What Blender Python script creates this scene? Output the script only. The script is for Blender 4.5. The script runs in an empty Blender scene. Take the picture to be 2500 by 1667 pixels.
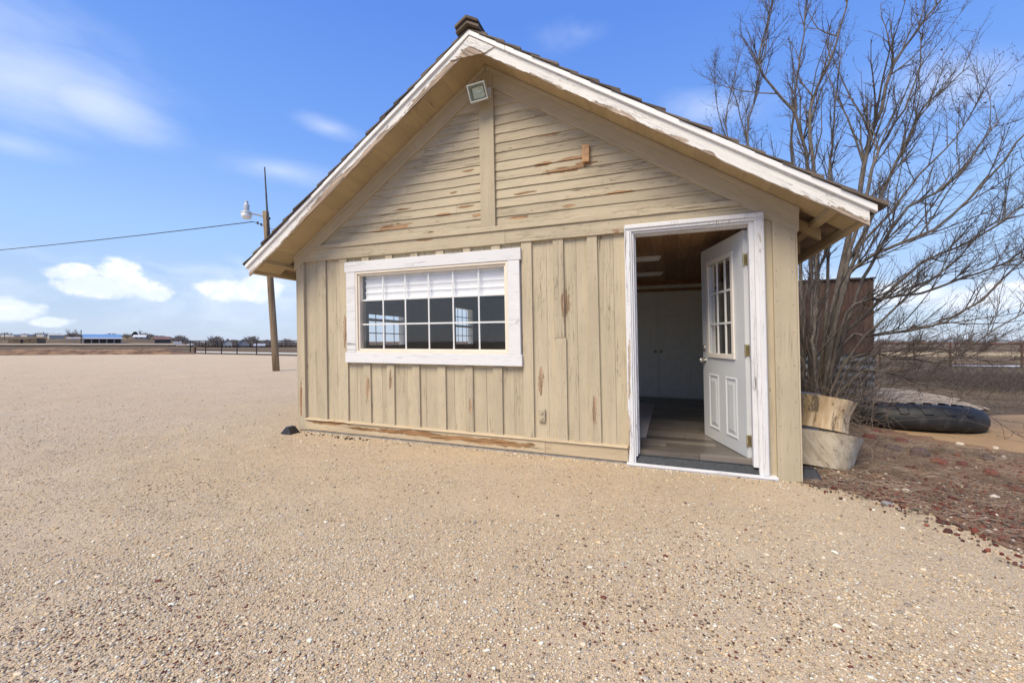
import bpy, math, random
import numpy as np
from mathutils import Vector, Matrix
random.seed(7); rng = np.random.default_rng(7)
scene = bpy.context.scene
COL = scene.collection
R_ = math.radians

# ------------------------------------------------------------------ camera
CAM = np.array([4.5517, -4.0763, 1.17]); YAW = R_(21.0); FPX = 1008.0
cam = bpy.data.objects.new("camera", bpy.data.cameras.new("camera")); COL.objects.link(cam)
cam.location = CAM; cam.rotation_euler = (R_(90), 0, YAW)
cam.data.sensor_width = 36; cam.data.lens = 36 * FPX / 2500
cam.data.clip_start = 0.05; cam.data.clip_end = 6000
scene.camera = cam
FW = np.array([-math.sin(YAW), math.cos(YAW), 0.]); RT = np.array([math.cos(YAW), math.sin(YAW), 0.])
def at(px, depth, z=0.):            # a place in the world, seen in the photo's column px at that distance
    p = CAM + FW * depth + RT * ((px - 1250) / FPX * depth); return Vector((p[0], p[1], z))
def at3(px, py, depth):
    return at(px, depth, CAM[2] - (py - 833) / FPX * depth)
def gnd(px, py, z=0.):
    return at(px, FPX * (CAM[2] - z) / (py - 833), z)

# ------------------------------------------------------------------ node shorthand
class S:
    def __init__(s, g, k): s.g = g; s.k = k
    def _m(s, op, o, rev=False):
        return s.g.math(op, o, s) if rev else s.g.math(op, s, o)
    def __add__(s, o): return s._m('ADD', o)
    def __radd__(s, o): return s._m('ADD', o)
    def __sub__(s, o): return s._m('SUBTRACT', o)
    def __rsub__(s, o): return s._m('SUBTRACT', o, True)
    def __mul__(s, o): return s._m('MULTIPLY', o)
    def __rmul__(s, o): return s._m('MULTIPLY', o)
    def __truediv__(s, o): return s._m('DIVIDE', o)
class G:
    def __init__(s, nt): s.nt = nt
    def new(s, t, **kw):
        n = s.nt.nodes.new(t)
        for k, v in kw.items(): setattr(n, k, v)
        return n
    def put(s, inp, v):
        if isinstance(v, S): s.nt.links.new(v.k, inp)
        elif isinstance(v, (tuple, list)) and len(v) == 3 and inp.type == 'RGBA': inp.default_value = (*v, 1)
        else: inp.default_value = v
    def math(s, op, a, b=0., c=None, clamp=False):
        n = s.new('ShaderNodeMath', operation=op, use_clamp=clamp)
        s.put(n.inputs[0], a); s.put(n.inputs[1], b)
        if c is not None: s.put(n.inputs[2], c)
        return S(s, n.outputs[0])
    def vmath(s, op, a, b=(0, 0, 0)):
        n = s.new('ShaderNodeVectorMath', operation=op); s.put(n.inputs[0], a); s.put(n.inputs[1], b)
        return S(s, n.outputs['Value' if op in ('DOT_PRODUCT', 'LENGTH') else 'Vector'])
    def coord(s, kind='Object'): return S(s, s.new('ShaderNodeTexCoord').outputs[kind])
    def attr(s, name, out='Fac'): return S(s, s.new('ShaderNodeAttribute', attribute_name=name).outputs[out])
    def map(s, v, scale=(1, 1, 1), rot=(0, 0, 0), loc=(0, 0, 0)):
        n = s.new('ShaderNodeMapping'); s.put(n.inputs[0], v); s.put(n.inputs['Location'], loc)
        n.inputs['Rotation'].default_value = rot; n.inputs['Scale'].default_value = scale
        return S(s, n.outputs[0])
    def noise(s, v, scale=1., detail=3., rough=.55, dist=0., out=0):
        n = s.new('ShaderNodeTexNoise'); s.put(n.inputs['Vector'], v); n.inputs['Scale'].default_value = scale
        n.inputs['Detail'].default_value = detail; n.inputs['Roughness'].default_value = rough; n.inputs['Distortion'].default_value = dist
        return S(s, n.outputs[out])
    def voro(s, v, scale, out='Distance', feature='F1', rnd=1.):
        n = s.new('ShaderNodeTexVoronoi', feature=feature); s.put(n.inputs['Vector'], v); n.inputs['Scale'].default_value = scale
        n.inputs['Randomness'].default_value = rnd
        return S(s, n.outputs[out])
    def ramp(s, f, stops, interp='LINEAR'):
        n = s.new('ShaderNodeValToRGB'); s.put(n.inputs[0], f); e = n.color_ramp; e.interpolation = interp
        while len(e.elements) < len(stops): e.elements.new(0.5)
        for el, (p, c) in zip(e.elements, stops):
            el.position = p; el.color = (*c, 1) if isinstance(c, tuple) else (c, c, c, 1)
        return S(s, n.outputs[0])
    def step(s, f, a, b, smooth=True):
        n = s.new('ShaderNodeMapRange'); n.interpolation_type = 'SMOOTHSTEP' if smooth else 'LINEAR'
        s.put(n.inputs[0], f); n.inputs[1].default_value = a; n.inputs[2].default_value = b
        return S(s, n.outputs[0])
    def mix(s, f, a, b, mode='MIX'):
        n = s.new('ShaderNodeMix', data_type='RGBA', blend_type=mode)
        s.put(n.inputs[0], f); s.put(n.inputs[6], a); s.put(n.inputs[7], b)
        return S(s, n.outputs[2])
    def xyz(s, v):
        n = s.new('ShaderNodeSeparateXYZ'); s.put(n.inputs[0], v); return [S(s, o) for o in n.outputs]
    def vec(s, x, y, z):
        n = s.new('ShaderNodeCombineXYZ'); s.put(n.inputs[0], x); s.put(n.inputs[1], y); s.put(n.inputs[2], z); return S(s, n.outputs[0])
    def bump(s, h, strength=.5, dist=.01, normal=None):
        n = s.new('ShaderNodeBump'); n.inputs['Strength'].default_value = strength; n.inputs['Distance'].default_value = dist
        s.put(n.inputs['Height'], h)
        if normal is not None: s.put(n.inputs['Normal'], normal)
        return S(s, n.outputs[0])
def material(name):
    m = bpy.data.materials.new(name); m.use_nodes = True
    g = G(m.node_tree); b = m.node_tree.nodes['Principled BSDF']
    return m, g, b
def plain(name, c, rough=.7, metal=0., var=.12, scale=8., bump=0.):
    m, g, b = material(name); v = g.coord()
    n = g.noise(v, scale, 5)
    col = g.mix(g.step(n, .3, .7), tuple(x * (1 - var) for x in c), tuple(min(1, x * (1 + var)) for x in c))
    g.put(b.inputs['Base Color'], col); b.inputs['Roughness'].default_value = rough; b.inputs['Metallic'].default_value = metal
    if bump: g.put(b.inputs['Normal'], g.bump(g.noise(v, scale * 6, 4), bump, .004))
    return m

# ------------------------------------------------------------------ sky, sun, exposure
SUN = Vector((-0.22, -0.61, 0.77)).normalized()
world = bpy.data.worlds.new("World"); scene.world = world; world.use_nodes = True
g = G(world.node_tree); wn = world.node_tree.nodes
bg = wn['Background']
sky = g.new('ShaderNodeTexSky', sky_type='NISHITA'); sky.sun_disc = False
sky.sun_elevation = math.asin(SUN.z); sky.sun_rotation = math.atan2(SUN.x, SUN.y)
sky.altitude = 800; sky.air_density = 1.0; sky.dust_density = 0.6; sky.ozone_density = 2.0
bg.inputs['Strength'].default_value = 0.10
d = g.coord('Generated'); dx, dy, dz = g.xyz(d)
el = g.math('ARCSINE', dz); az = g.math('ARCTAN2', dx, dy)          # radians, az 0 = +Y, clockwise
# the blue of this sky: deep overhead, pale towards the horizon
blue = g.ramp(g.math('MAXIMUM', el, 0.) / 1.5708, [(0.0, (4.6, 5.6, 7.6)), (.055, (4.3, 5.6, 7.9)), (.13, (3.5, 5.6, 9.3)),
        (.26, (1.75, 3.7, 8.9)), (.42, (1.05, 2.65, 8.1)), (1.0, (.75, 2.1, 7.2))])
base = g.mix(0.75, S(g, sky.outputs[0]), blue)
uv = g.vec(az, el, 0.)
wisp = g.noise(g.map(uv, (1, 2.6, 1), (0, 0, .25)), 2.6, 6, .55, .4)
fine = g.noise(g.map(uv, (1, 2.2, 1), (0, 0, .3)), 9., 6, .6, .6)
puff = g.noise(uv, 16., 7, .6, .2)
puffb = g.noise(g.map(uv, loc=(.0, -.012, 0)), 16., 7, .6, .2)
def pa(px): return math.atan((px - 1250) / FPX) - YAW
def pe(px, py): return math.atan((833 - py) / FPX * math.cos(math.atan((px - 1250) / FPX)))
def blob(px, py, w, h, rot=0.):                      # soft ellipse of sky around a direction
    q = g.map(g.vec(az - pa(px), el - pe(px, py), 0.), (1 / w, 1 / h, 1), (0, 0, 0)) if not rot else \
        g.map(g.map(g.vec(az - pa(px), el - pe(px, py), 0.), rot=(0, 0, rot)), (1 / w, 1 / h, 1))
    return g.math('SUBTRACT', 1., g.vmath('LENGTH', q), clamp=True)
def total(bl):
    t = bl[0]
    for x in bl[1:]: t = g.math('MAXIMUM', t, x)
    return t
cir = total([blob(60, 190, .30, .10, -.15) * .85, blob(230, 250, .17, .065, .1), blob(60, 60, .3, .16, 0) * .45, blob(800, 310, .12, .035, .1) * .62,
             blob(680, 415, .16, .04) * .6, blob(2330, 190, .18, .08, .3) * .62, blob(1740, 265, .20, .06, .2) * .6, blob(20, 350, .12, .035) * .5, blob(1420, 80, .2, .05) * .38])
veil = g.math('MULTIPLY', g.step(cir * 1.25 + (wisp - .5) * .9 + (fine - .5) * .35, .15, 1.15), .62)
col = g.mix(veil, base, (7.2, 7.9, 9.4))
low = g.step(wisp * .6 + fine * .4 - g.math('ABSOLUTE', el - .09) * 2.2, .34, .62)
col = g.mix(low * .5, col, (7.6, 8.3, 9.4))
cum = total([blob(280, 697, .100, .032), blob(290, 670, .046, .038), blob(180, 665, .055, .022), blob(370, 715, .05, .024), blob(560, 710, .075, .034), blob(640, 700, .06, .042),
             blob(20, 757, .065, .030), blob(130, 785, .045, .016), blob(2420, 725, .10, .032), blob(2200, 715, .10, .03)])
puff2 = g.noise(uv, 42., 6, .6, .3)
den = g.step(cum * 1.15 + (puff - .5) * 1.35 + (puff2 - .5) * .45, .22, .62) * g.step(cum, .03, .34)
lit = g.step(puff - puffb + (el - .13) * 1.2, -.10, .10)
col = g.mix(den * .78, col, g.mix(lit, (7.6, 8.2, 9.3), (10., 10., 10.1)))
g.put(bg.inputs['Color'], col)
sun = bpy.data.objects.new("sun", bpy.data.lights.new("sun", 'SUN')); COL.objects.link(sun)
sun.data.energy = 3.5; sun.data.angle = R_(32); sun.data.color = (1.0, .87, .64)
sun.rotation_euler = (-SUN).to_track_quat('-Z', 'Y').to_euler()
vs = scene.view_settings; vs.view_transform = 'Standard'; vs.look = 'None'; vs.gamma = 1; vs.exposure = 0.34

# ------------------------------------------------------------------ mesh shorthand
LEAN = 0.02                        # the old building leans a little to the left
def raw_mesh(name, V, F):          # numpy: V (n,3), F (m,k) all faces the same size
    me = bpy.data.meshes.new(name); V = np.asarray(V, np.float32); F = np.asarray(F, np.int32); m, k = F.shape
    me.vertices.add(len(V)); me.vertices.foreach_set('co', V.ravel())
    me.loops.add(m * k); me.loops.foreach_set('vertex_index', F.ravel())
    me.polygons.add(m); me.polygons.foreach_set('loop_start', np.arange(0, m * k, k, dtype=np.int32))
    me.update(calc_edges=True); me.validate(); return me
class MB:
    def __init__(s): s.v = []; s.f = []; s.m = []; s.r = []
    def add(s, vs_, fs, mi=0, r=None):
        o = len(s.v); r = random.random() if r is None else r
        s.v += [tuple(p) for p in vs_]
        for q in fs: s.f.append([i + o for i in q]); s.m.append(mi); s.r.append(r)
        return s
    BF = [(0, 3, 2, 1), (4, 5, 6, 7), (0, 1, 5, 4), (1, 2, 6, 5), (2, 3, 7, 6), (3, 0, 4, 7)]
    def box(s, x0, x1, y0, y1, z0, z1, mi=0, r=None):
        return s.add([(x0, y0, z0), (x1, y0, z0), (x1, y1, z0), (x0, y1, z0), (x0, y0, z1), (x1, y0, z1), (x1, y1, z1), (x0, y1, z1)], MB.BF, mi, r)
    def hexa(s, p, mi=0, r=None): return s.add(p, MB.BF, mi, r)      # 4 bottom + 4 top corners
    def prism(s, poly, y0, y1, mi=0, r=None):                         # poly in (x,z), counter-clockwise seen from -y
        n = len(poly); vs_ = [(x, y0, z) for x, z in poly] + [(x, y1, z) for x, z in poly]
        return s.add(vs_, [tuple(range(n)), tuple(range(2 * n - 1, n - 1, -1))] + [(i, i + n, (i + 1) % n + n, (i + 1) % n) for i in range(n)], mi, r)
    def tube(s, pts, rad, n=6, mi=0, r=None, cap=True):
        pts = [Vector(p) for p in pts]; rad = [rad] * len(pts) if not hasattr(rad, '__len__') else rad
        vs_, fs = [], []
        up = None
        for i, p in enumerate(pts):
            t = (pts[min(i + 1, len(pts) - 1)] - pts[max(i - 1, 0)]).normalized()
            if up is None: up = Vector((0, 0, 1)) if abs(t.z) < .9 else Vector((1, 0, 0))
            a = t.cross(up).normalized(); b = a.cross(t); up = b
            vs_ += [p + (a * math.cos(2 * math.pi * k / n) + b * math.sin(2 * math.pi * k / n)) * rad[i] for k in range(n)]
        for i in range(len(pts) - 1):
            fs += [(i * n + k, i * n + (k + 1) % n, (i + 1) * n + (k + 1) % n, (i + 1) * n + k) for k in range(n)]
        if cap: fs += [tuple(range(n - 1, -1, -1)), tuple(range((len(pts) - 1) * n, len(pts) * n))]
        return s.add(vs_, fs, mi, r)
    def lathe(s, prof, c=(0, 0, 0), n=24, mi=0, wob=0., squash=(1, 1), close=True):
        vs_, fs = [], []; w = [1 + wob * (random.random() - .5) for _ in range(n)]
        for rr, z in prof: vs_ += [(c[0] + rr * w[k] * squash[0] * math.cos(2 * math.pi * k / n), c[1] + rr * w[k] * squash[1] * math.sin(2 * math.pi * k / n), c[2] + z) for k in range(n)]
        for i in range(len(prof) - 1): fs += [(i * n + k, i * n + (k + 1) % n, (i + 1) * n + (k + 1) % n, (i + 1) * n + k) for k in range(n)]
        if close: fs += [tuple(range(n - 1, -1, -1)), tuple(range((len(prof) - 1) * n, len(prof) * n))]
        return s.add(vs_, fs, mi)
    def build(s, name, mats, parent=None, lean=False, smooth=False, bevel=0.):
        me = bpy.data.meshes.new(name)
        V = [(x - LEAN * z, y, z) for x, y, z in s.v] if lean else s.v
        me.from_pydata(V, [], s.f)
        for m in (mats if isinstance(mats, (list, tuple)) else [mats]): me.materials.append(m)
        me.polygons.foreach_set('material_index', s.m)
        a = me.attributes.new('rnd', 'FLOAT', 'FACE'); a.data.foreach_set('value', s.r)
        if smooth: me.polygons.foreach_set('use_smooth', [True] * len(s.f))
        me.update()
        o = bpy.data.objects.new(name, me); COL.objects.link(o)
        if parent: o.parent = parent
        if bevel:
            b = o.modifiers.new('bevel', 'BEVEL'); b.width = bevel; b.segments = 2; b.limit_method = 'ANGLE'; b.angle_limit = R_(50)
        return o
def tag(o, label=None, cat=None, group=None, kind=None):
    if label: o['label'] = label
    if cat: o['category'] = cat
    if group: o['group'] = group
    if kind: o['kind'] = kind
    return o
def thing(name, label, cat, loc=(0, 0, 0), rz=0., group=None):
    o = bpy.data.objects.new(name, None); COL.objects.link(o); o.location = loc; o.rotation_euler = (0, 0, rz); o.empty_display_size = .2
    return tag(o, label, cat, group)
def add_noise(o, amp, freq):                       # uneven natural surface
    from mathutils import noise
    for v in o.data.vertices:
        n = noise.noise_vector(v.co * freq); v.co += n * amp

# ------------------------------------------------------------------ materials
def wood_paint(name, base, axis='z', peel=.0, bare=(.36, .22, .12), crack=.5, rough=.75, rotz=0., patches=(), var=.10, dirt=.25, low=False):
    m, g, b = material(name); v = g.coord(); r = g.attr('rnd')
    v2 = g.vmath('ADD', v, g.vec(r * 7.3, r * 3.1, r * 5.7))
    if rotz: v2 = g.map(v2, rot=(0, rotz, 0))
    sc = {'z': (1, 1, .06), 'x': (.06, 1, 1), 'y': (1, .06, 1)}[axis]; sp = {'z': (1, 1, .22), 'x': (.2, 1, 1), 'y': (1, .2, 1)}[axis]
    grain = g.noise(g.map(v2, sc), 95, 5, .6)
    streak = g.noise(g.map(v2, sc), 16, 4, .6)
    blot = g.noise(v2, 2.3, 4, .6)
    col = g.mix(g.step(streak * .55 + blot * .45 + (r - .5) * .25, .3, .7), tuple(c * (1 - var) for c in base), tuple(min(1, c * (1 + var)) for c in base))
    # open cracks along the grain, in clusters
    sl = {'z': (1, 1, .016), 'x': (.016, 1, 1), 'y': (1, .016, 1)}[axis]
    col = g.mix(g.step(grain, .44, .30) * .55, col, tuple(c * .55 for c in base))
    cn = g.noise(g.map(v2, sc), 34, 3, .5, .4); cl = g.noise(g.map(v2, sl), 13, 2, .4, .1)
    line = g.math('MAXIMUM', g.step(g.math('ABSOLUTE', cn - .5), .014, .004) * .6, g.step(g.math('ABSOLUTE', cl - .52), .0065, .002))
    where = g.step(g.noise(g.map(v2, sp), 4.2, 3), .66 - .22 * crack, .78 - .22 * crack)
    cr = line * where
    # paint gone: bare wood in ragged lens-shaped patches
    pn = g.noise(g.map(v2, sp), 5.0, 3, .5) * .68 + g.noise(g.map(v2, sp), 42, 4, .65) * .32
    if low:                                         # water sits on the lower edge of a sloping board and lifts its paint
        bx, by, bz = g.xyz(v); rel = bz + g.math('ABSOLUTE', bx + bz * .02 - 2.774) * .6625 - 4.20
        pn = pn + (-.06 - rel) * 2.0
    msk = g.step(pn, .695 - peel, .705 - peel)
    for (cx, cz, rx, rz) in patches:
        q = g.map(v, (1 / rx, 0, 1 / rz), loc=(-cx / rx, 0, -cz / rz))
        pd = g.vmath('LENGTH', q) + (g.noise(g.map(v, sp), 26, 5, .75) - .5) * 3.2
        msk = g.math('MAXIMUM', msk, g.step(pd, 1.0, .93))
    woodc = g.mix(g.step(g.noise(g.map(v2, sc), 60, 4), .35, .65), tuple(c * .55 for c in bare), tuple(min(1, c * 1.25) for c in bare))
    col = g.mix(g.step(g.noise(v2, 5, 6, .7), .55, .8) * dirt, col, tuple(c * .55 for c in base))
    col = g.mix(msk, col, woodc)
    col = g.mix(cr * .8, col, (.10, .07, .048))
    g.put(b.inputs['Base Color'], col); b.inputs['Roughness'].default_value = rough; b.inputs['Specular IOR Level'].default_value = .25
    h = grain * .35 + streak * .25 - cr * 1.2 - msk * .8
    g.put(b.inputs['Normal'], g.bump(h, .55, .004))
    return m
BEIGE = (.485, .412, .292)
GP = [(3.33, 2.99, .10, .022), (3.62, 3.0, .16, .018), (3.55, 2.90, .22, .03), (3.78, 2.93, .12, .02), (2.18, 2.60, .09, .02), (2.58, 2.545, .06, .018), (3.05, 2.47, .11, .024),
      (3.6, 2.53, .07, .013), (2.47, 3.05, .07, .012), (2.3, 2.83, .05, .012), (1.93, 2.33, .10, .012), (1.6, 2.72, .12, .014), (1.25, 2.50, .10, .012), (3.15, 2.72, .12, .014), (4.1, 2.60, .13, .012), (3.4, 3.28, .12, .012), (2.45, 2.66, .12, .014)]
M_side = wood_paint('weathered_beige_boards', BEIGE, 'z', .015, bare=(.40, .28, .18), crack=.75, patches=[(1.10, .60, .03, .14), (3.30, .75, .03, .13), (3.56, 1.55, .04, .15), (1.44, .70, .02, .12), (2.5, .45, .018, .08), (3.86, .5, .02, .14), (.75, 1.3, .025, .2), (.06, .35, .022, .18)])
M_clap = wood_paint('weathered_beige_clapboard', BEIGE, 'x', .055, crack=1.0, patches=GP)
M_trim_v = wood_paint('beige_trim_upright', BEIGE, 'z', -.01, crack=.35, patches=[(.035, .42, .02, .22)])
M_trim_h = wood_paint('beige_trim_level', BEIGE, 'x', .01, crack=.7, patches=GP)
M_skirt = wood_paint('worn_skirt_board', (.52, .42, .28), 'x', .02, crack=.6, bare=(.33, .19, .09), patches=[(.55, .14, .35, .025), (1.7, .11, .55, .03), (2.5, .10, .7, .035), (3.0, .09, .3, .03), (1.1, .10, .25, .02)])
M_rakeL = wood_paint('beige_rake_left', BEIGE, 'x', -.02, crack=.25, rotz=R_(33.5)); M_rakeR = wood_paint('beige_rake_right', BEIGE, 'x', -.02, crack=.25, rotz=R_(-33.5))
M_soffit = wood_paint('soffit_board', (.46, .355, .205), 'y', -.04, crack=.15)
WHITE = (.71, .71, .715)
M_white = wood_paint('chalky_white_paint', WHITE, 'x', .0, bare=(.45, .36, .27), crack=.55, dirt=.12, var=.04)
M_white_v = wood_paint('chalky_white_paint_upright', WHITE, 'z', .03, bare=(.45, .36, .27), crack=.8, dirt=.2, var=.04, patches=[(4.185, .3, .012, .22), (4.19, .9, .010, .3)])
M_sill = wood_paint('flaking_white_sill', WHITE, 'x', .075, bare=(.40, .28, .18), crack=.6, dirt=.2, var=.04)
def barge(name, rot): return wood_paint(name, (.77, .75, .71), 'x', .145, bare=(.40, .31, .235), crack=1.0, rotz=rot, dirt=.3, var=.06, low=True)
M_bargeL = barge('peeling_barge_left', R_(33.5)); M_bargeR = barge('peeling_barge_right', R_(-33.5))
M_cleanwhite = plain('clean_white_metal', (.80, .79, .77), .5, var=.03)
M_cream = plain('cream_vinyl', (.78, .70, .58), .45, var=.03)
M_muntin = plain('white_muntin', (.80, .80, .78), .4, var=.02)
M_door = plain('white_steel_door', (.62, .64, .66), .38, var=.03, scale=3)
M_brass = plain('aged_brass', (.46, .40, .24), .4, .8, .25, 40)
M_steel = plain('satin_metal', (.62, .6, .56), .35, .9, .1)
M_black = plain('black_plastic', (.02, .02, .022), .5, var=.2)
M_rubber = plain('dark_weatherstrip', (.03, .035, .04), .6, var=.3, scale=30)
M_concrete = plain('concrete', (.40, .37, .33), .9, var=.2, scale=12, bump=.4)
M_inwall = plain('interior_white_paint', (.76, .75, .67), .6, var=.02)
M_closet = plain('closet_white', (.82, .81, .73), .5, var=.02)
M_rug = plain('pale_rug', (.48, .45, .43), .95, var=.15, scale=60, bump=.5)
M_shade = plain('shade_cloth', (.82, .83, .85), .9, var=.03)
M_block = plain('raw_wood_block', (.52, .30, .16), .8, var=.2, scale=30)
def glass(name, rough=0.02, tint=(1, 1, 1)):
    m = bpy.data.materials.new(name); m.use_nodes = True; g = G(m.node_tree); nd = m.node_tree.nodes; nd.remove(nd['Principled BSDF'])
    t = g.new('ShaderNodeBsdfTransparent'); g.put(t.inputs[0], tint); s_ = g.new('ShaderNodeBsdfGlossy'); s_.inputs['Roughness'].default_value = rough
    f = g.new('ShaderNodeLayerWeight'); f.inputs[0].default_value = .5; k5 = g.math('POWER', S(g, f.outputs['Facing']), 5.)
    mx = g.new('ShaderNodeMixShader'); g.put(mx.inputs[0], k5 * .9 + .045)
    m.node_tree.links.new(t.outputs[0], mx.inputs[1]); m.node_tree.links.new(s_.outputs[0], mx.inputs[2])
    m.node_tree.links.new(mx.outputs[0], nd['Material Output'].inputs[0]); return m
M_glass = glass('window_glass')
def shake_mat():
    m, g, b = material('weathered_shakes'); v = g.coord(); r = g.attr('rnd')
    n = g.noise(g.map(g.vmath('ADD', v, g.vec(r * 9, r * 5, 0.)), (.15, 1, .15)), 55, 4, .6)
    col = g.mix(g.step(n * .6 + r * .4, .25, .75), (.060, .045, .034), (.17, .135, .105))
    g.put(b.inputs['Base Color'], col); b.inputs['Roughness'].default_value = .85
    g.put(b.inputs['Normal'], g.bump(n, .7, .006)); return m
M_shake = shake_mat()
def plank_mat(name, axis, w, c0, c1, knots=True, rough=.5, length=1.2):
    m, g, b = material(name); v = g.coord(); x, y, z = g.xyz(v)
    a, l = (x, y) if axis == 'y' else (y, x)
    i = g.math('FLOOR', a / w); off = g.math('FRACT', i * .618) * length
    j = g.math('FLOOR', (l + off) / length)
    rn = g.new('ShaderNodeTexWhiteNoise', noise_dimensions='2D'); g.put(rn.inputs[0], g.vec(i, j, 0.)); rv = S(g, rn.outputs[0])
    fr = g.math('FRACT', a / w); seam = g.step(g.math('ABSOLUTE', fr - .5), .478, .495)
    fl = g.math('FRACT', (l + off) / length); seam2 = g.step(g.math('ABSOLUTE', fl - .5), .497, .4995)
    gr = g.noise(g.map(g.vmath('ADD', v, g.vec(rv * 9, rv * 4, 0.)), (1, .07, 1) if axis == 'y' else (.07, 1, 1)), 40, 5, .6, .5)
    col = g.mix(g.step(gr * .6 + rv * .5, .3, .8), c0, c1)
    if knots: col = g.mix(g.step(g.voro(g.map(v, (1, .6, 1)), 5.), .09, .03) * .8, col, tuple(c * .25 for c in c0))
    col = g.mix(g.math('MAXIMUM', seam, seam2), col, tuple(c * .25 for c in c0))
    g.put(b.inputs['Base Color'], col); b.inputs['Roughness'].default_value = rough
    return m
M_ceil = plank_mat('knotty_pine_ceiling', 'y', .14, (.27, .14, .06), (.46, .26, .12))
M_floor = plank_mat('grey_brown_floor', 'x', .15, (.085, .072, .062), (.20, .172, .15), False, .35)
M_pinetrim = plain('stained_pine_trim', (.32, .16, .07), .5, var=.2, scale=20)

# ------------------------------------------------------------------ the ground
def hill(p):                                        # the far land rises on the left, dips beyond the fence
    d_ = (p[0] - CAM[0]) * FW[0] + (p[1] - CAM[1]) * FW[1]; s_ = (p[0] - CAM[0]) * RT[0] + (p[1] - CAM[1]) * RT[1]
    if d_ < 60: return 0.
    px = 1250 + FPX * s_ / d_
    a = min(1, max(0, (500 - px) / 130)); b_ = min(1, max(0, (px - 440) / 60)) * min(1, max(0, (1000 - px) / 200))
    h = a * min(8.5, max(0, d_ - 200) * .03) - b_ * min(2.6, max(0, d_ - 90) * .022)
    return h
def stones_mat(name, sand, stops, scales, dark=.5, sandamt=.35, big=.12, tint=None, bump=.8, grit=False):
    m, g, b = material(name); v = g.coord()
    warp = g.vmath('ADD', v, g.vmath('SCALE', g.noise(v, 30, 2, .5, 0, 1), (0, 0, 0)))
    base = g.mix(g.step(g.noise(v, 140, 3), .3, .7), tuple(c * .82 for c in sand), tuple(min(1, c * 1.12) for c in sand))
    col = base; h = g.noise(v, 220, 3) * .2; patch = g.noise(v, .9, 4, .6)
    for i, (sc, cover) in enumerate(scales):
        w = g.map(v, (1, 1, 1), (0, 0, .7 * i), (i * 3.1, i * 1.7, 0)); w2 = g.vmath('ADD', w, g.vmath('MULTIPLY', g.noise(w, sc * .8, 2, .5, 0, 1), (.5 / sc,) * 3))
        dist = g.voro(w2, sc); cc = g.voro(w2, sc, 'Color'); cr, cg, cb = g.xyz(cc)
        keep = g.step(cr + (patch - .5) * 1.3, 1 - cover - .02, 1 - cover + .02)
        size = cg * .25 + .28
        inside = g.step(dist - size, .05, -.03) * keep
        sc_col = g.ramp(cb, stops)
        col = g.mix(inside, col, sc_col)
        rim = g.step(g.math('ABSOLUTE', dist - size - .03), .10, .0) * keep * dark
        col = g.mix(rim * .55, col, tuple(c * .42 for c in sand))
        h = h + inside * (1 - dist) * (60 / sc)
    if grit:                                        # coarse grit: pale grains, dark grains and pits with their shade painted in, mm to cm
        for sc_, lo, amt, gc in ((260, .62, .5, (.32, .25, .18)), (120, .63, .45, (.32, .24, .17)), (45, .66, .38, (.36, .27, .18)), (170, .60, .5, (.72, .66, .57)), (60, .62, .45, (.70, .63, .53)), (24, .66, .4, (.34, .26, .18)), (12, .66, .3, (.68, .60, .49))):
            gn = g.noise(g.map(v, loc=(sc_ * .37, sc_ * .11, 0)), sc_, 2, .5); col = g.mix(g.step(gn, lo, lo + .06) * amt, col, gc); h = h - g.step(gn, lo, lo + .06) * (.5 if gc[0] < .5 else -.5)
    mac = g.noise(v, .35, 5, .65); mac2 = g.noise(v, 2.2, 4, .6)
    col = g.mix(g.step(mac * .6 + mac2 * .4, .3, .7) * 2 * big, col, tint or tuple(c * .62 for c in sand))
    g.put(b.inputs['Base Color'], col); b.inputs['Roughness'].default_value = .95; b.inputs['Specular IOR Level'].default_value = .15
    n1 = g.bump(h, bump, .006); n2 = g.bump(g.noise(v, 3.5, 4, .6), .35, .05, n1)
    g.put(b.inputs['Normal'], n2); return m
GST = [(0., (.62, .50, .36)), (.2, (.70, .60, .46)), (.38, (.50, .38, .25)), (.52, (.58, .53, .46)), (.64, (.66, .50, .30)), (.78, (.74, .67, .56)), (.88, (.34, .27, .20)), (.94, (.12, .08, .06)), (1., (.15, .05, .04))]
M_gravel = stones_mat('tan_gravel', (.69, .54, .345), GST, [(190, .75), (110, .6), (60, .3)], sandamt=.3, big=.22, tint=(.56, .40, .235), grit=True)
CST = [(0., (.10, .045, .036)), (.3, (.15, .06, .043)), (.5, (.19, .08, .055)), (.65, (.12, .085, .07)), (.8, (.30, .20, .14)), (.9, (.45, .38, .3)), (1., (.20, .06, .04))]
M_cinder = stones_mat('red_cinder_and_mulch', (.205, .128, .080), CST, [(120, .7), (55, .6), (28, .2)], big=.32, tint=(.36, .225, .125))
M_sand = stones_mat('sandy_dirt', (.45, .30, .165), [(0., (.42, .28, .15)), (.6, (.36, .24, .13)), (.85, (.20, .13, .08)), (1., (.48, .38, .27))], [(120, .25), (60, .12)], big=.3, tint=(.30, .19, .10))
M_path = stones_mat('pale_gravel', (.52, .40, .27), GST, [(120, .5), (60, .3)], big=.1)
def field_mat():
    m, g, b = material('dry_field'); v = g.coord()
    x, y, z = g.xyz(v)
    st = g.noise(g.map(v, (.25, 1, 1), (0, 0, -.15)), .12, 5, .6); n = g.noise(v, 2.5, 6, .7)
    col = g.mix(g.step(st, .42, .6), (.115, .085, .062), (.30, .225, .13))
    col = g.mix(g.step(n, .35, .7) * .6, col, (.16, .115, .08))
    far = g.step(y, 150, 400)
    col = g.mix(g.noise(v, 40, 4, .7) * .5, col, (.07, .05, .038))
    g.put(b.inputs['Base Color'], col); b.inputs['Roughness'].default_value = 1.; b.inputs['Specular IOR Level'].default_value = 0.05
    g.put(b.inputs['Normal'], g.bump(n, .6, .1)); return m
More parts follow.
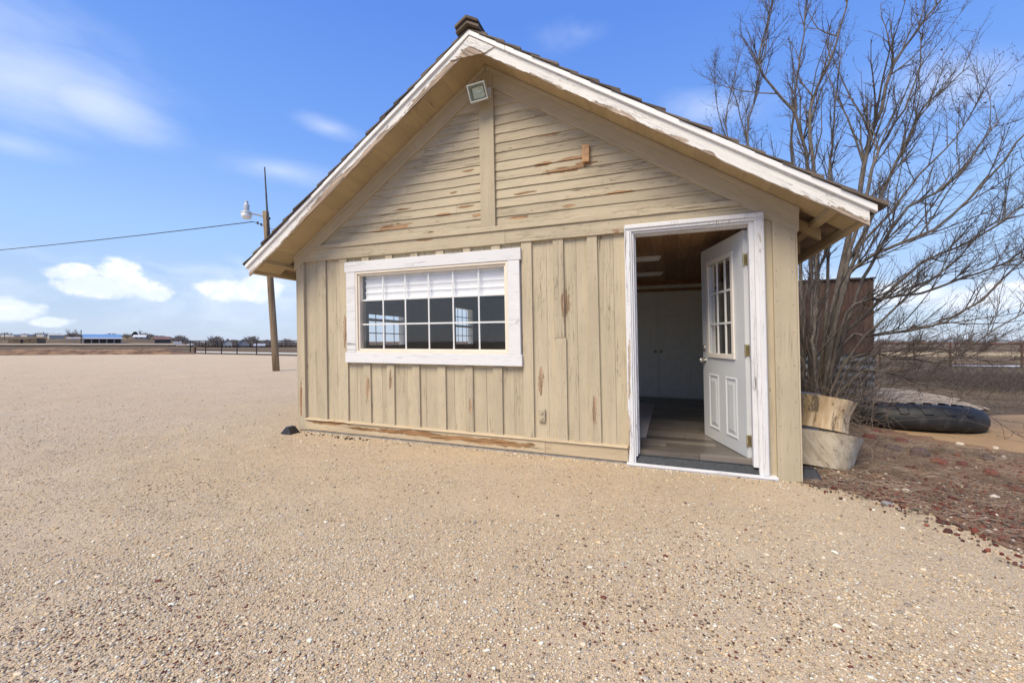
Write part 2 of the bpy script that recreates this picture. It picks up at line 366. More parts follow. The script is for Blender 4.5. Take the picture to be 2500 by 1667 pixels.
M_field = field_mat()
def polar_ground():
    rs = [0.2, 4, 8, 15, 25, 40, 60, 80, 100, 125, 150, 175, 200, 230, 260, 300, 340, 380, 420, 480, 560, 700, 1000, 1800, 3500]; n = 180
    V = []; F = []
    for r in rs:
        for k in range(n):
            a = 2 * math.pi * k / n; p = (CAM[0] + r * math.sin(a), CAM[1] + r * math.cos(a)); V.append((*p, hill(p) - .02))
    for i in range(len(rs) - 1): F += [(i * n + k, i * n + (k + 1) % n, (i + 1) * n + (k + 1) % n, (i + 1) * n + k) for k in range(n)]
    mb = MB(); mb.add(V, [tuple(reversed(f)) for f in F]); mb.add(V[:n], [tuple(range(n - 1, -1, -1))]); return mb.build('ground', M_field, smooth=True)
tag(polar_ground(), kind='structure')
def sheet(name, poly, z, mat, rough=.15, step=.35):
    P = [Vector((p[0], p[1], 0)) for p in poly]; out = []
    for i, p in enumerate(P):
        q = P[(i + 1) % len(P)]; L = (q - p).length; n = max(1, min(60, int(L / step)))
        t = (q - p).normalized(); nn = Vector((-t.y, t.x, 0))
        for k in range(n):
            e_ = min(k, n - k) / n * L; j = random.gauss(0, rough) * min(1, e_ / .3) if k else 0
            out.append(p + (q - p) * (k / n) + nn * j)
    mb = MB(); mb.add([(p.x, p.y, z) for p in out], [tuple(range(len(out)))]); o = mb.build(name, mat)
    bm = __import__('bmesh').new(); bm.from_mesh(o.data); bm.normal_update()
    for f in bm.faces:
        if f.normal.z < 0: f.normal_flip()
    __import__('bmesh').ops.triangulate(bm, faces=bm.faces); bm.to_mesh(o.data); bm.free()
    return tag(o, kind='structure')
gp = lambda px, py: tuple(gnd(px, py))[:2]
sheet('gravel_yard', [gp(-2600, 880), gp(-600, 868), gp(0, 867), gp(300, 865), gp(465, 863.5), gp(600, 866), gp(735, 869), (-6, 20), (1, 12), (3, 6.3), (5.2, 6.2), (5.2, -.02), (5.9, .25), (6.5, .1), (6.8, -.5), (7.0, -1.2), (7.4, -2.2), (8.0, -4), (9.0, -8), (6, -14), (-12, -18), (-40, -20), (-90, -5)], 0., M_gravel, 0., 3.)
sheet('cinder_bed', [(5.50, -.02), (5.62, -.05), (5.85, -.14), (6.08, -.30), (6.25, -.60), (6.39, -.96), (6.65, -1.6), (6.98, -2.4), (7.55, -4), (10.5, -3), (9.6, .2), (9.2, 1.1), (8.2, 1.75), (7.6, 2.2), (7.0, 3.2), (6.6, 5.5), (5.50, 5.5)], .006, M_cinder, .09, .07)
sheet('dirt_track', [(7.3, 2.2), (8.2, 1.6), (9.2, 1.0), (9.8, -.2), (16, 0.5), (20, 3), (14, 4.6), (11.2, 4.9), (10.0, 5.1), (8.6, 4.4), (7.0, 3.9), (6.9, 3.0)], .002, M_sand, .08, .3)
sheet('gravel_path', [(8.15, 5.0), (8.9, 5.0), (9.7, 5.5), (9.85, 6.3), (10.0, 8.3), (9.4, 9.1), (8.2, 9.2)], .006, M_path, .08, .3)
M_snow = plain('pale_wet_strip', (.74, .76, .78), .6, var=.08)
sheet('snow_patch', [tuple(at(2285, 20.6))[:2], tuple(at(2530, 20.2))[:2], tuple(at(2800, 20.2))[:2], tuple(at(2800, 19.3))[:2], tuple(at(2480, 19.4))[:2], tuple(at(2330, 20.1))[:2]], -.01, M_snow, .12, .4)
M_straw = plain('straw_strip', (.42, .31, .16), 1., var=.35, scale=1.5)
sheet('straw_field', [tuple(at(2050, 33))[:2], tuple(at(2900, 31))[:2], tuple(at(2900, 44))[:2], tuple(at(2050, 46))[:2]], -.012, M_straw, .4, 1.)
M_tan = plain('tan_field', (.34, .26, .17), 1., var=.3, scale=.25)
def hsheet(name, px0, px1, d0, d1, mat, z=.03):      # a strip of far land lying on the terrain
    mb = MB(); nx, ny = 40, 10; V = []
    for j in range(ny + 1):
        for i in range(nx + 1):
            d_ = d0 + (d1 - d0) * j / ny + random.uniform(-.5, .5) * (.06 * (d1 - d0) if j in (0, ny) else 0)
            p = at(px0 + (px1 - px0) * i / nx, d_); V.append((p.x, p.y, hill(p) + z))
    mb.add(V, [(j * (nx + 1) + i, j * (nx + 1) + i + 1, (j + 1) * (nx + 1) + i + 1, (j + 1) * (nx + 1) + i) for j in range(ny) for i in range(nx)])
    return tag(mb.build(name, mat, smooth=True), kind='structure')
hsheet('far_field', -300, 470, 105, 196, M_tan, .25)
hsheet('far_lane', 430, 800, 92, 120, M_tan, .2)
def berm():
    mb = MB(); V = []; nx, ny = 140, 10
    for i in range(nx + 1):
        px = -420 + (905 * i / nx)
        endf = min(1, (485 - px) / 70); hgt = (.50 + .05 * math.sin(i * .17) + random.uniform(-.02, .02)) * max(0.02, endf)
        for j in range(ny + 1):
            t = j / ny; p = at(px, 37 + 4.5 * t); V.append((p.x, p.y, -.03 + hgt * math.sin(math.pi * min(1, t * 1.0)) ** .8 + random.uniform(-.015, .015)))
    mb.add(V, [(i * (ny + 1) + j, (i + 1) * (ny + 1) + j, (i + 1) * (ny + 1) + j + 1, i * (ny + 1) + j + 1) for i in range(nx) for j in range(ny)])
    m, g, b = material('berm_soil'); v = g.coord(); n = g.noise(g.map(v, (.6, .6, 2)), 1.2, 6, .7)
    g.put(b.inputs['Base Color'], g.mix(g.step(n, .36, .62), (.11, .06, .034), (.28, .17, .09))); b.inputs['Roughness'].default_value = 1
    g.put(b.inputs['Normal'], g.bump(n, .8, .15))
    tag(mb.build('dirt_berm', m), kind='structure')
berm()

# ------------------------------------------------------------------ loose stones and litter
ICO_V, ICO_F = [], []
def ico(sub):
    bm = __import__('bmesh').new(); __import__('bmesh').ops.create_icosphere(bm, subdivisions=sub, radius=1)
    V = np.array([v.co[:] for v in bm.verts]); F = np.array([[v.index for v in f.verts] for f in bm.faces]); bm.free(); return V, F
def stone_stuff(name, pts, size, colors, mat, sub=1, flat=.45, sink=.30, smooth=True):
    V0, F0 = ico(sub) if sub else (np.array([(1, 0, 0), (-1, 0, 0), (0, 1, 0), (0, -1, 0), (0, 0, 1), (0, 0, -1)], float), np.array([(0, 2, 4), (2, 1, 4), (1, 3, 4), (3, 0, 4), (2, 0, 5), (1, 2, 5), (3, 1, 5), (0, 3, 5)]))
    n = len(pts); k = len(V0)
    vari = np.stack([V0 * (1 + rng.uniform(-.28, .28, (k, 1))) for _ in range(16)])
    W = vari[rng.integers(0, 16, n)] * (size[:, None, None] * np.stack([rng.uniform(.8, 1.35, n), rng.uniform(.6, 1.0, n), rng.uniform(flat * .7, flat * 1.3, n)], 1)[:, None, :])
    a = rng.uniform(0, 2 * np.pi, n); c, s_ = np.cos(a)[:, None], np.sin(a)[:, None]
    X = W[:, :, 0] * c - W[:, :, 1] * s_; Y = W[:, :, 0] * s_ + W[:, :, 1] * c
    Z = W[:, :, 2] + X * rng.uniform(-.2, .2, (n, 1)) + (size * flat * (1 - 2 * sink))[:, None] * .6
    V = np.stack([X + pts[:, 0:1], Y + pts[:, 1:2], Z + pts[:, 2:3]], 2).reshape(-1, 3)
    F = (F0[None] + (np.arange(n) * k)[:, None, None]).reshape(-1, 3)
    me = raw_mesh(name, V, F); ca = me.attributes.new('col', 'FLOAT_COLOR', 'POINT')
    cc = np.ones((n, k, 4), np.float32); cc[:, :, :3] = colors[:, None, :]; ca.data.foreach_set('color', cc.ravel())
    if smooth: me.polygons.foreach_set('use_smooth', np.ones(len(F), bool))
    me.materials.append(mat); o = bpy.data.objects.new(name, me); COL.objects.link(o); return o
def vcol_mat(name, scale=90, var=.25):
    m, g, b = material(name); v = g.coord(); c = g.attr('col', 'Color'); n = g.noise(v, scale, 4, .6)
    g.put(b.inputs['Base Color'], g.mix(1., c, g.ramp(n, [(.25, 1 - var), (.75, 1.0)]), 'MULTIPLY')); b.inputs['Roughness'].default_value = .85; b.inputs['Specular IOR Level'].default_value = .25
    g.put(b.inputs['Normal'], g.bump(n, .3, .002)); return m
M_pebble = vcol_mat('pebble')
PAL = np.array([(.58, .47, .34), (.56, .44, .30), (.63, .54, .43), (.68, .64, .58), (.48, .39, .29), (.60, .47, .30), (.47, .44, .41), (.72, .68, .61), (.38, .30, .22), (.28, .25, .23), (.12, .095, .08), (.15, .055, .045)])
PW = np.array([.16, .12, .15, .11, .12, .06, .12, .06, .08, .05, .03, .006]); PW /= PW.sum()
EDGE = [(5.50, -.02), (5.85, -.15), (6.08, -.32), (6.25, -.62), (6.39, -.96), (6.65, -1.6), (6.98, -2.4), (7.55, -4)]
def edge_x(y):                                      # x of the boundary between gravel and cinders at this y
    ys = np.array([e[1] for e in EDGE][::-1]); xs = np.array([e[0] for e in EDGE][::-1]); return np.interp(y, ys, xs)
def field_noise(p, f):
    from mathutils import noise
    return np.array([noise.noise(Vector((x * f, y * f, 3.3))) for x, y in p])
def gravel_pts(n, dmin, dmax, power=1.0, spread=1.5, d_=None):
    d_ = dmin + (dmax - dmin) * rng.random(n) ** power if d_ is None else d_; s_ = rng.uniform(-spread, spread, n) * (d_ + .3)
    p = CAM[None, :2] + FW[None, :2] * d_[:, None] + RT[None, :2] * s_[:, None]
    ok = ((p[:, 1] < -.03) | (p[:, 0] < -.05)) & (p[:, 0] < edge_x(p[:, 1]) + rng.normal(0, 1, n) * np.where(rng.random(n) < .3, .45, .10))
    p = p[ok]; return np.concatenate([p, np.full((len(p), 1), .001)], 1)
def pal(n, w=PW): return np.minimum(PAL[rng.choice(len(PAL), n, p=w)] * rng.uniform(1.06, 1.42, (n, 1)) * np.array([[1., .965, .855]]), .86)
def dark_patches(p, c):
    f = field_noise(p[:, :2], .8) + .4 * field_noise(p[:, :2], 2.7); pr = np.clip((f - .20) * .45, 0, .15) + .004
    hit = rng.random(len(p)) < pr; alt = np.array([(.16, .045, .035), (.09, .06, .05), (.20, .07, .05), (.24, .17, .12)])
    c[hit] = alt[rng.integers(0, 4, hit.sum())]; return c
def thin(p): return p[rng.random(len(p)) < np.clip(.74 + .9 * field_noise(p[:, :2], .9) + .9 * field_noise(p[:, :2], 3.1), .25, 1)]
n = 620000; x_ = rng.exponential(2.0, n); d_ = 1.1 + x_; acc = (d_ + .3) / 11.; d_ = d_[(rng.random(n) < acc * 2.2) & (d_ < 10.5)]
p = thin(gravel_pts(len(d_), 0, 0, 1., 1.5, d_)); dd = (p[:, :2] - CAM[None, :2]) @ FW[:2]; c = dark_patches(p, pal(len(p))); near = dd + rng.normal(0, .15, len(p)) < 2.6; sz = .0015 + .0062 * rng.random(len(p)) ** 2.8
tag(stone_stuff('gravel_pebbles', p[near], sz[near], c[near], M_pebble, 1), kind='stuff')
tag(stone_stuff('gravel_pebbles', p[~near], sz[~near], c[~near], M_pebble, 0), kind='stuff')
p = gravel_pts(3600, 1.15, 6.5, .9); c = dark_patches(p, pal(len(p)))
tag(stone_stuff('gravel_stones', p, rng.uniform(.0055, .0105, len(p)) * rng.choice([1, 1, 1, 1.4], len(p)), c, M_pebble, 2), kind='stuff')
p = gravel_pts(6000, 4.5, 15, 1.3); c = dark_patches(p, pal(len(p)))
tag(stone_stuff('distant_gravel_stones', p, rng.uniform(.006, .016, len(p)), c, M_pebble, 1), kind='stuff')
RPAL = np.array([(.14, .035, .028), (.20, .055, .038), (.10, .04, .034), (.27, .085, .05), (.13, .09, .075), (.09, .075, .066), (.42, .34, .26), (.66, .58, .48)])
RW = np.array([.22, .16, .18, .05, .17, .12, .06, .04])
def cinder_pts(n, bias=False):
    y = rng.uniform(-3.2, 3.3, n); x = edge_x(np.minimum(y, -.02)) - .3 + np.abs(rng.normal(0, 1.6, n)) if bias else rng.uniform(5.6, 10, n)
    f = rng.normal(0, 1, n) * np.where(rng.random(n) < .3, .30, .09) - .05; ok = (x > np.where(y < -.02, edge_x(np.minimum(y, -.02)) + f, 5.62)) & (x < 10)
    ok &= ~((y > 1.9 - (x - 7.6) * .5) & (x > 7.0)) & ~((x > 9.6))
    return np.stack([x[ok], y[ok], np.full(ok.sum(), .006)], 1)
p = np.concatenate([cinder_pts(26000, True), cinder_pts(9000)])
f = field_noise(p[:, :2], 1.3); keep = rng.random(len(p)) < np.clip(.62 + f * 1.1 - np.clip(p[:, 1] + .9, 0, 3) * .26, .10, 1); p = p[keep]
tag(stone_stuff('red_cinder_pebbles', p, rng.uniform(.004, .013, len(p)), RPAL[rng.choice(8, len(p), p=RW)] * rng.uniform(.8, 1.15, (len(p), 1)), M_pebble, 1, .7), kind='stuff')
p = cinder_pts(1700); p = p[rng.random(len(p)) < np.clip(1.1 - (p[:, 1] + 1.2) * .32, .15, 1)]
tag(stone_stuff('red_cinder_stones', p, rng.uniform(.008, .022, len(p)), RPAL[rng.choice(8, len(p), p=RW)] * rng.uniform(.8, 1.15, (len(p), 1)), M_pebble, 2, .75), kind='stuff')
def litter(name, pts, lmin, lmax, rad, mat, zamp=.012):      # dry stems lying on the ground
    n = len(pts); a = rng.uniform(0, 2 * np.pi, n); L = rng.uniform(lmin, lmax, n); b_ = a + rng.normal(0, .5, n)
    P0 = pts + np.stack([0 * a, 0 * a, rng.uniform(.001, zamp, n)], 1)
    P1 = P0 + np.stack([np.cos(a) * L * .5, np.sin(a) * L * .5, rng.uniform(-.2, .8, n) * zamp], 1)
    P2 = P1 + np.stack([np.cos(b_) * L * .5, np.sin(b_) * L * .5, -rng.uniform(-.2, .8, n) * zamp], 1)
    return strands(name, [P0, P1, P2], [rad, rad * .8, rad * .4], mat)
def strands(name, rings, rad, mat, parent=None, colors=None):   # many 3-sided tapering stems; rings: list of (n,3); rad: floats or (n,)
    n = len(rings[0]); k = len(rings); ax = rings[-1] - rings[0]; ax /= np.linalg.norm(ax, axis=1, keepdims=True) + 1e-9
    ref = np.where(np.abs(ax[:, 2:3]) < .9, np.array([[0, 0, 1.]]), np.array([[1., 0, 0]]))
    u = np.cross(ax, ref); u /= np.linalg.norm(u, axis=1, keepdims=True) + 1e-9; w = np.cross(ax, u)
    V = np.empty((n, k, 3, 3), np.float32)
    for i in range(k):
        r = rad[i] if hasattr(rad[i], '__len__') else np.full(n, rad[i])
        for j in range(3):
            a = 2 * np.pi * j / 3; V[:, i, j] = rings[i] + (u * math.cos(a) + w * math.sin(a)) * r[:, None]
    F = []
    for i in range(k - 1):
        for j in range(3): F.append((i * 3 + j, i * 3 + (j + 1) % 3, (i + 1) * 3 + (j + 1) % 3, (i + 1) * 3 + j))
    F = (np.array(F)[None] + (np.arange(n) * k * 3)[:, None, None]).reshape(-1, 4)
    me = raw_mesh(name, V.reshape(-1, 3), F); me.materials.append(mat); me.polygons.foreach_set('use_smooth', np.ones(len(F), bool))
    o = bpy.data.objects.new(name, me); COL.objects.link(o)
    if parent: o.parent = parent
    return o
M_litter = plain('dry_litter', (.30, .235, .17), .95, var=.5, scale=3)
p = cinder_pts(34000); keep = rng.random(len(p)) < np.clip(.45 + field_noise(p[:, :2], 1.1) * .9 + np.clip(p[:, 1] - .0, -.6, 2) * .3, .03, 1); p = p[keep]
tag(litter('dry_grass_litter', p, .03, .16, .0020, M_litter, .02), kind='stuff')
n = 1500; x_ = rng.uniform(0, 5.5, n); y_ = -.03 - np.abs(rng.normal(0, .05, n)); keep = rng.random(n) < .75; p = np.stack([x_, y_, np.full(n, .001)], 1)[keep]
tag(stone_stuff('drifted_pebbles', p, rng.uniform(.003, .011, len(p)), pal(len(p)), M_pebble, 1, .6), kind='stuff')
n = 34; p = np.stack([rng.choice([.45, .78, .95, 1.02, 1.15, 1.9], n, p=[.1, .25, .3, .15, .12, .08]) + rng.normal(0, .09, n), -.10 - np.abs(rng.normal(0, .05, n)), np.full(n, .002)], 1)
tag(stone_stuff('dark_clods', p, rng.uniform(.005, .016, n), np.tile(np.array([[.055, .035, .028]]), (n, 1)) * rng.uniform(.7, 1.6, (n, 1)), M_pebble, 2, .75), kind='stuff')

# ------------------------------------------------------------------ the little house
H = thing('wooden_house', 'small weathered beige board and batten house with steep gable and open white door', 'house')
SL = .6625; RX = 2.774; RZ = 4.20; WX = 5.56; DEP = 6.0
roofz = lambda x: RZ - SL * abs(x - RX)
WIN = (.98, 2.975, 1.04, 2.015); DOOR = (4.245, 5.235, .02, 2.20)
def rects(x0, x1, z0, z1, holes):
    xs = sorted({x0, x1, *[min(max(h[i], x0), x1) for h in holes for i in (0, 1)]}); out = []
    for a, b in zip(xs, xs[1:]):
        if b - a < 1e-4: continue
        cuts = sorted([(h[2], h[3]) for h in holes if h[0] < (a + b) / 2 < h[1]]); z = z0
        for c0, c1 in cuts:
            if c0 > z: out.append((a, b, z, min(c0, z1)))
            z = max(z, c1)
        if z < z1: out.append((a, b, z, z1))
    return out
bat = [(.362, .474), (.703, .815), (1.056, 1.157), (1.404, 1.504), (1.759, 1.857), (2.097, 2.197), (2.449, 2.545), (2.787, 2.892), (3.136, 3.243), (3.485, 3.592), (3.822, 3.925)]
mb = MB()
edges = [0.05] + [(a + b) / 2 for a, b in bat] + [4.19]
for a, b in zip(edges, edges[1:]):
    mid = a + (b - a) * random.uniform(.35, .65)
    for (u0, u1) in ((a + .001, mid - .0012), (mid + .0012, b - .001)):
        off = random.uniform(0, .003)
        for r in rects(u0, u1, .16, 2.22, [WIN]): mb.box(r[0], r[1], .02 - off, .045, r[2], r[3])
for r in rects(5.33, 5.41, .0, 2.30, []): mb.box(r[0], r[1], .004, .045, r[2], r[3])
for i, (a, b) in enumerate(bat):
    for r in rects(a, b, .168, 2.21, [(.79, 3.14, .90, 2.15)]):
        j = [random.uniform(-.004, .004) for _ in range(4)]; y0 = -.004 - random.uniform(0, .003)
        if i == 9 and r[3] > 2:                     # this batten is pieced
            parts = [(.168, 1.205, .0), (1.208, 2.21, -.012)]
        else: parts = [(r[2], r[3], 0)]
        for z0, z1, dx in parts:
            mb.hexa([(a + j[0] + dx, y0, z0), (b + j[1] + dx, y0, z0), (b + j[1] + dx, .03, z0), (a + j[0] + dx, .03, z0), (a + j[2] + dx, y0, z1), (b + j[3] + dx, y0, z1), (b + j[3] + dx, .03, z1), (a + j[2] + dx, .03, z1)])
nl = MB()                                           # nail heads
for a, b in bat:
    for z in (.22, .45, .75, 1.15, 1.6, 1.95):
        if .82 < (a + b) / 2 < 3.13 and .85 < z < 2.16: continue
        for x in (a + .022, b - .022):
            if random.random() < .75: nl.lathe([(.0035, 0), (.003, .002)], (0, 0, 0), 6); 
            else: continue
            for k in range(12): px_, py_, pz_ = nl.v[-12 + k]; nl.v[-12 + k] = (x + px_ + 0, -.0075 - pz_, z + py_ + random.uniform(-.0005, .0005))
for z in (2.24, 2.31):
    for x in np.arange(.4, 4.9, .31):
        nl.lathe([(.004, 0), (.003, .002)], (0, 0, 0), 6); dz_ = random.uniform(-.015, .015); dx_ = random.uniform(-.1, .1)
        for k in range(12): px_, py_, pz_ = nl.v[-12 + k]; nl.v[-12 + k] = (x + dx_ + px_, -.0225 - pz_, z + dz_ + py_)
for z in np.arange(.15, 2.2, .27):
    for x in (5.42, 5.535):
        nl.lathe([(.004, 0), (.003, .002)], (0, 0, 0), 6); dz_ = random.uniform(-.04, .04)
        for k in range(12): px_, py_, pz_ = nl.v[-12 + k]; nl.v[-12 + k] = (x + px_, -.0275 - pz_, z + dz_ + py_)
mb.add(nl.v, nl.f, 1)
mb.build('board_and_batten_siding', [M_side, plain('rusty_nail', (.09, .06, .045), .7)], H, True, bevel=.003)
# gable clapboards, each board a little out at its lower edge
mb = MB(); z = 2.395; i = 0
while z < 4.05:
    hgt = .099 + random.uniform(-.004, .004)
    def xr(zz): return max(.02, (RZ - .10 - zz) / SL)
    a0, a1 = xr(z), xr(min(z + hgt, 4.09)); seams = []
    if i in (2, 5, 9): seams = [random.uniform(-.6, .6) * a0]
    if i == 5: seams = [-1.05]
    cuts = [-1] + [s_ / a0 for s_ in seams] + [1]
    for c0, c1 in zip(cuts, cuts[1:]):
        e = random.uniform(0, .004); x0, x1, x2, x3 = RX + c0 * a0, RX + c1 * a0, RX + (c1 * a0 if abs(c1) < 1 else c1 * a1), RX + (c0 * a0 if abs(c0) < 1 else c0 * a1)
        if x0 != RX - a0: x0 += .002; x3 += .002
        n = 14; fr = []; sag = [random.uniform(-.0035, .0035) for _ in range(n + 1)]
        for k in range(n):
            t0, t1 = k / n, (k + 1) / n; lx0, lx1 = x0 + (x1 - x0) * t0, x0 + (x1 - x0) * t1; ux0, ux1 = x3 + (x2 - x3) * t0, x3 + (x2 - x3) * t1
            fr.append([(lx0, -.005 - e, z + .003 + sag[k]), (lx1, -.005 - e, z + .003 + sag[k + 1]), (lx1, .03, z + .003), (lx0, .03, z + .003), (ux0, .004, z + hgt + .004), (ux1, .004, z + hgt + .004), (ux1, .03, z + hgt), (ux0, .03, z + hgt)])
        r = random.random()
        for f_ in fr: mb.add(f_, [(0, 3, 2, 1), (4, 5, 6, 7), (0, 1, 5, 4)], 0, r)
    z += hgt; i += 1
mb.build('clapboard_siding', M_clap, H, True)
# trim
MB().box(.0, .118, -.02, .04, .02, 2.26).box(-.012, -.0, -.02, .12, .02, 2.26).build('corner_board', M_trim_v, H, True, bevel=.004)
MB().box(5.398, 5.563, -.026, .04, -.02, 2.20).box(5.5635, 5.577, -.024, .12, -.02, 2.1).build('corner_board', M_trim_v, H, True, bevel=.004)
MB().box(.12, 2.96, -.02, .03, 2.205, 2.345).box(2.9612, 5.36, -.021, .03, 2.208, 2.345).build('frieze_board', M_trim_h, H, True, bevel=.004)
MB().prism([(.30, 2.346), (5.185, 2.346), (5.10, 2.398), (.385, 2.398)], -.036, .02).build('drip_cap', M_trim_h, H, True, bevel=.004)
MB().box(2.687, 2.857, -.034, .0, 2.37, 4.06).build('gable_post', M_trim_v, H, True, bevel=.004)
mb = MB().box(.119, 3.36, -.024, .04, .032, .160).box(3.3615, 4.178, -.022, .04, .030, .158)
mb.hexa([(.119, -.042, .160), (4.178, -.042, .160), (4.178, .018, .160), (.119, .018, .160), (.119, -.034, .170), (4.178, -.034, .170), (4.178, .018, .180), (.119, .018, .180)])
mb.build('skirt_board', M_skirt, H, True, bevel=.003)
MB().box(.0, 4.2, -.004, .2, -.2, .0315).box(5.35, 5.55, -.004, .2, -.2, .0).box(.0, .2, .2, DEP, -.2, .03).box(5.36, 5.55, .2, DEP, -.2, .03).build('foundation', M_concrete, H, True)
def rake(sgn, mat):
    p0, p1 = (0, -.004) if sgn < 0 else (0, WX + .035)
    xe = -.035 if sgn < 0 else WX + .032
    zt = lambda x: roofz(x) - .055; zb = lambda x: roofz(x) - .262
    if sgn < 0: poly = [(xe, zb(xe) + .03), (RX, zb(RX)), (RX, zt(RX)), (xe, zt(xe))]
    else: poly = [(RX + .0015, zb(RX)), (5.16, zb(5.16)), (5.40, 2.185), (WX + .006, 2.055), (WX + .03, 2.095), (xe, zt(xe)), (RX + .0015, zt(RX))]
    m_ = MB().prism(poly, -.029, .03)
    up = [(x, roofz(x) - .055) for x in ((xe, RX - .003) if sgn < 0 else (RX + .003, xe))]; lo = [(x, roofz(x) - .105) for x in ((xe, RX - .003) if sgn < 0 else (RX + .003, xe))]
    m_.prism([lo[0], lo[1], up[1], up[0]], -.041, -.0295)
    return m_.build('rake_board', mat, H, True, bevel=.003)
rake(-1, M_rakeL); rake(1, M_rakeR)
# walls of the room: outer sheathing, inner lining, side and back walls
FH = [WIN, (DOOR[0] - .01, DOOR[1] + .01, -.1, DOOR[3] + .01)]
mb = MB()
for r in rects(.06, 5.50, .02, 2.30, FH): mb.box(r[0], r[1], .046, .118, r[2], r[3])
for r in rects(.0, DEP, .0, 2.30, [(1.16, 2.22, 1.06, 1.98), (4.00, 4.95, 1.06, 1.98)]): mb.box(-.0, .05, r[0] + .05, r[1], r[2] + .02, r[3])
mb.box(5.50, WX, .05, DEP, .02, 2.30); mb.box(.06, 5.50, DEP - .06, DEP - .001, .02, 2.30)
mb.prism([(.05, 2.301), (5.5, 2.301), (RX, 4.05)], .046, .1); mb.prism([(.05, 2.301), (5.5, 2.301), (RX, 4.05)], DEP - .1, DEP - .01)
mb.build('wall', M_side, H, True)
mb = MB()
for r in rects(.111, 5.489, .13, 2.279, FH): mb.box(r[0], r[1], .119, .135, r[2], r[3])
for r in rects(.1355, 5.84, .13, 2.279, [(1.16, 2.22, 1.06, 1.98), (4.00, 4.95, 1.06, 1.98)]): mb.box(.0505, .11, r[0], r[1], r[2], r[3])
mb.box(5.489, 5.4995, .136, 5.84, .13, 2.279); mb.box(.111, 5.488, 5.841, 5.86, .13, 2.279)
for r in rects(3.05, 5.488, .13, 2.279, [(3.42, 5.33, .14, 2.08)]): mb.box(r[0], r[1], 4.09, 4.16, r[2], r[3])
mb.box(3.05, 3.12, 4.161, 5.84, .13, 2.279)
mb.build('interior_wall', M_inwall, H, True)
MB().box(.05, 5.5, .12, DEP - .07, .02, .129).box(DOOR[0], DOOR[1], .055, .119, .02, .118).build('floor', M_floor, H, True)
MB().box(.05, 5.499, .05, DEP - .07, 2.282, 2.30).build('ceiling', M_ceil, H, True)
MB().box(3.1, 5.488, 4.06, 4.089, 2.215, 2.2805).box(3.3, 5.35, 4.068, 4.0885, 2.10, 2.15).build('crown_trim', M_pinetrim, H, True, bevel=.004)
# closet doors, six raised panels each
def panel_face(mb, org, U, N, x0, x1, z0, z1, d=.012, inset=.03):
    org, U, N = Vector(org), Vector(U), Vector(N); Z = Vector((0, 0, 1))
    P = lambda x, z, n: org + U * x + Z * z + N * n
    def ring(a, b):
        (ax0, ax1, az0, az1, an), (bx0, bx1, bz0, bz1, bn) = a, b
        A = [P(ax0, az0, an), P(ax1, az0, an), P(ax1, az1, an), P(ax0, az1, an)]; B = [P(bx0, bz0, bn), P(bx1, bz0, bn), P(bx1, bz1, bn), P(bx0, bz1, bn)]
        mb.add(A + B, [(i, (i + 1) % 4, (i + 1) % 4 + 4, i + 4) for i in range(4)], 0, .5)
    s0 = (x0, x1, z0, z1, 0.0005); s1 = (x0 + inset * .35, x1 - inset * .35, z0 + inset * .35, z1 - inset * .35, d * .55)
    s2 = (x0 + inset * .7, x1 - inset * .7, z0 + inset * .7, z1 - inset * .7, -d * .3 + .001); s3 = (x0 + inset * 1.5, x1 - inset * 1.5, z0 + inset * 1.5, z1 - inset * 1.5, d * .5)
    ring(s0, s1); ring(s1, s2); ring(s2, s3)
    B = [P(s3[0], s3[2], s3[4]), P(s3[1], s3[2], s3[4]), P(s3[1], s3[3], s3[4]), P(s3[0], s3[3], s3[4])]; mb.add(B, [(0, 1, 2, 3)], 0, .5)
for (x0, x1, kx) in ((3.425, 4.355, 4.31), (4.361, 5.325, 4.41)):
    mb = MB().box(x0, x1, 4.075, 4.11, .145, 2.075)
    w = (x1 - x0 - .33) / 2
    for c_ in range(2):
        xa = x0 + .11 + c_ * (w + .11)
        for (z0, z1) in ((.36, .90), (1.04, 1.66), (1.76, 1.95)): panel_face(mb, (0, 4.075, 0), (1, 0, 0), (0, -1, 0), xa, xa + w, z0, z1, .010, .035)
    cd = mb.build('closet_door', M_closet, H, True)
    k = MB().lathe([(.010, 0), (.010, .03), (.024, .035), (.028, .05), (.020, .062), (.004, .066)], (0, 0, 0), 14)
    k.v = [(kx + x, 4.075 - z_, .985 + y) for x, y, z_ in k.v]; k.build('knob', M_brass, cd, True, True)
# ---- front window
W_ = thing('front_window', None, None); W_.parent = H
mb = MB()
mb.box(.812, 3.137, -.040, .018, 2.022, 2.147); mb.box(.832, .971, -.036, .018, 1.0345, 2.0215); mb.box(2.987, 3.119, -.036, .018, 1.0345, 2.0215); mb.box(.809, 3.133, -.042, .018, .910, 1.034)
mb.build('casing', M_white, W_, True, bevel=.005)
mb = MB()
def frame(mb, x0, x1, z0, z1, w, y0, y1):
    mb.box(x0, x1, y0, y1, z0, z0 + w); mb.box(x0, x1, y0, y1, z1 - w, z1); mb.box(x0, x0 + w, y0, y1, z0 + w + .0002, z1 - w - .0002); mb.box(x1 - w, x1, y0, y1, z0 + w + .0002, z1 - w - .0002)
frame(mb, .9715, 2.9865, 1.0346, 2.0214, .026, -.031, .06); frame(mb, .998, 2.960, 1.061, 1.995, .022, -.012, .055)
mb.build('sash_frame', M_cream, W_, True, bevel=.003)
MB().box(1.018, 2.940, .020, .024, 1.081, 1.975).build('pane', M_glass, W_, True)
mb = MB(); gx0, gx1, gz0, gz1 = 1.020, 2.938, 1.083, 1.973
for k in range(1, 6): x = gx0 + (gx1 - gx0) * k / 6; mb.box(x - .009, x + .009, .0262, .034, gz0, gz1)
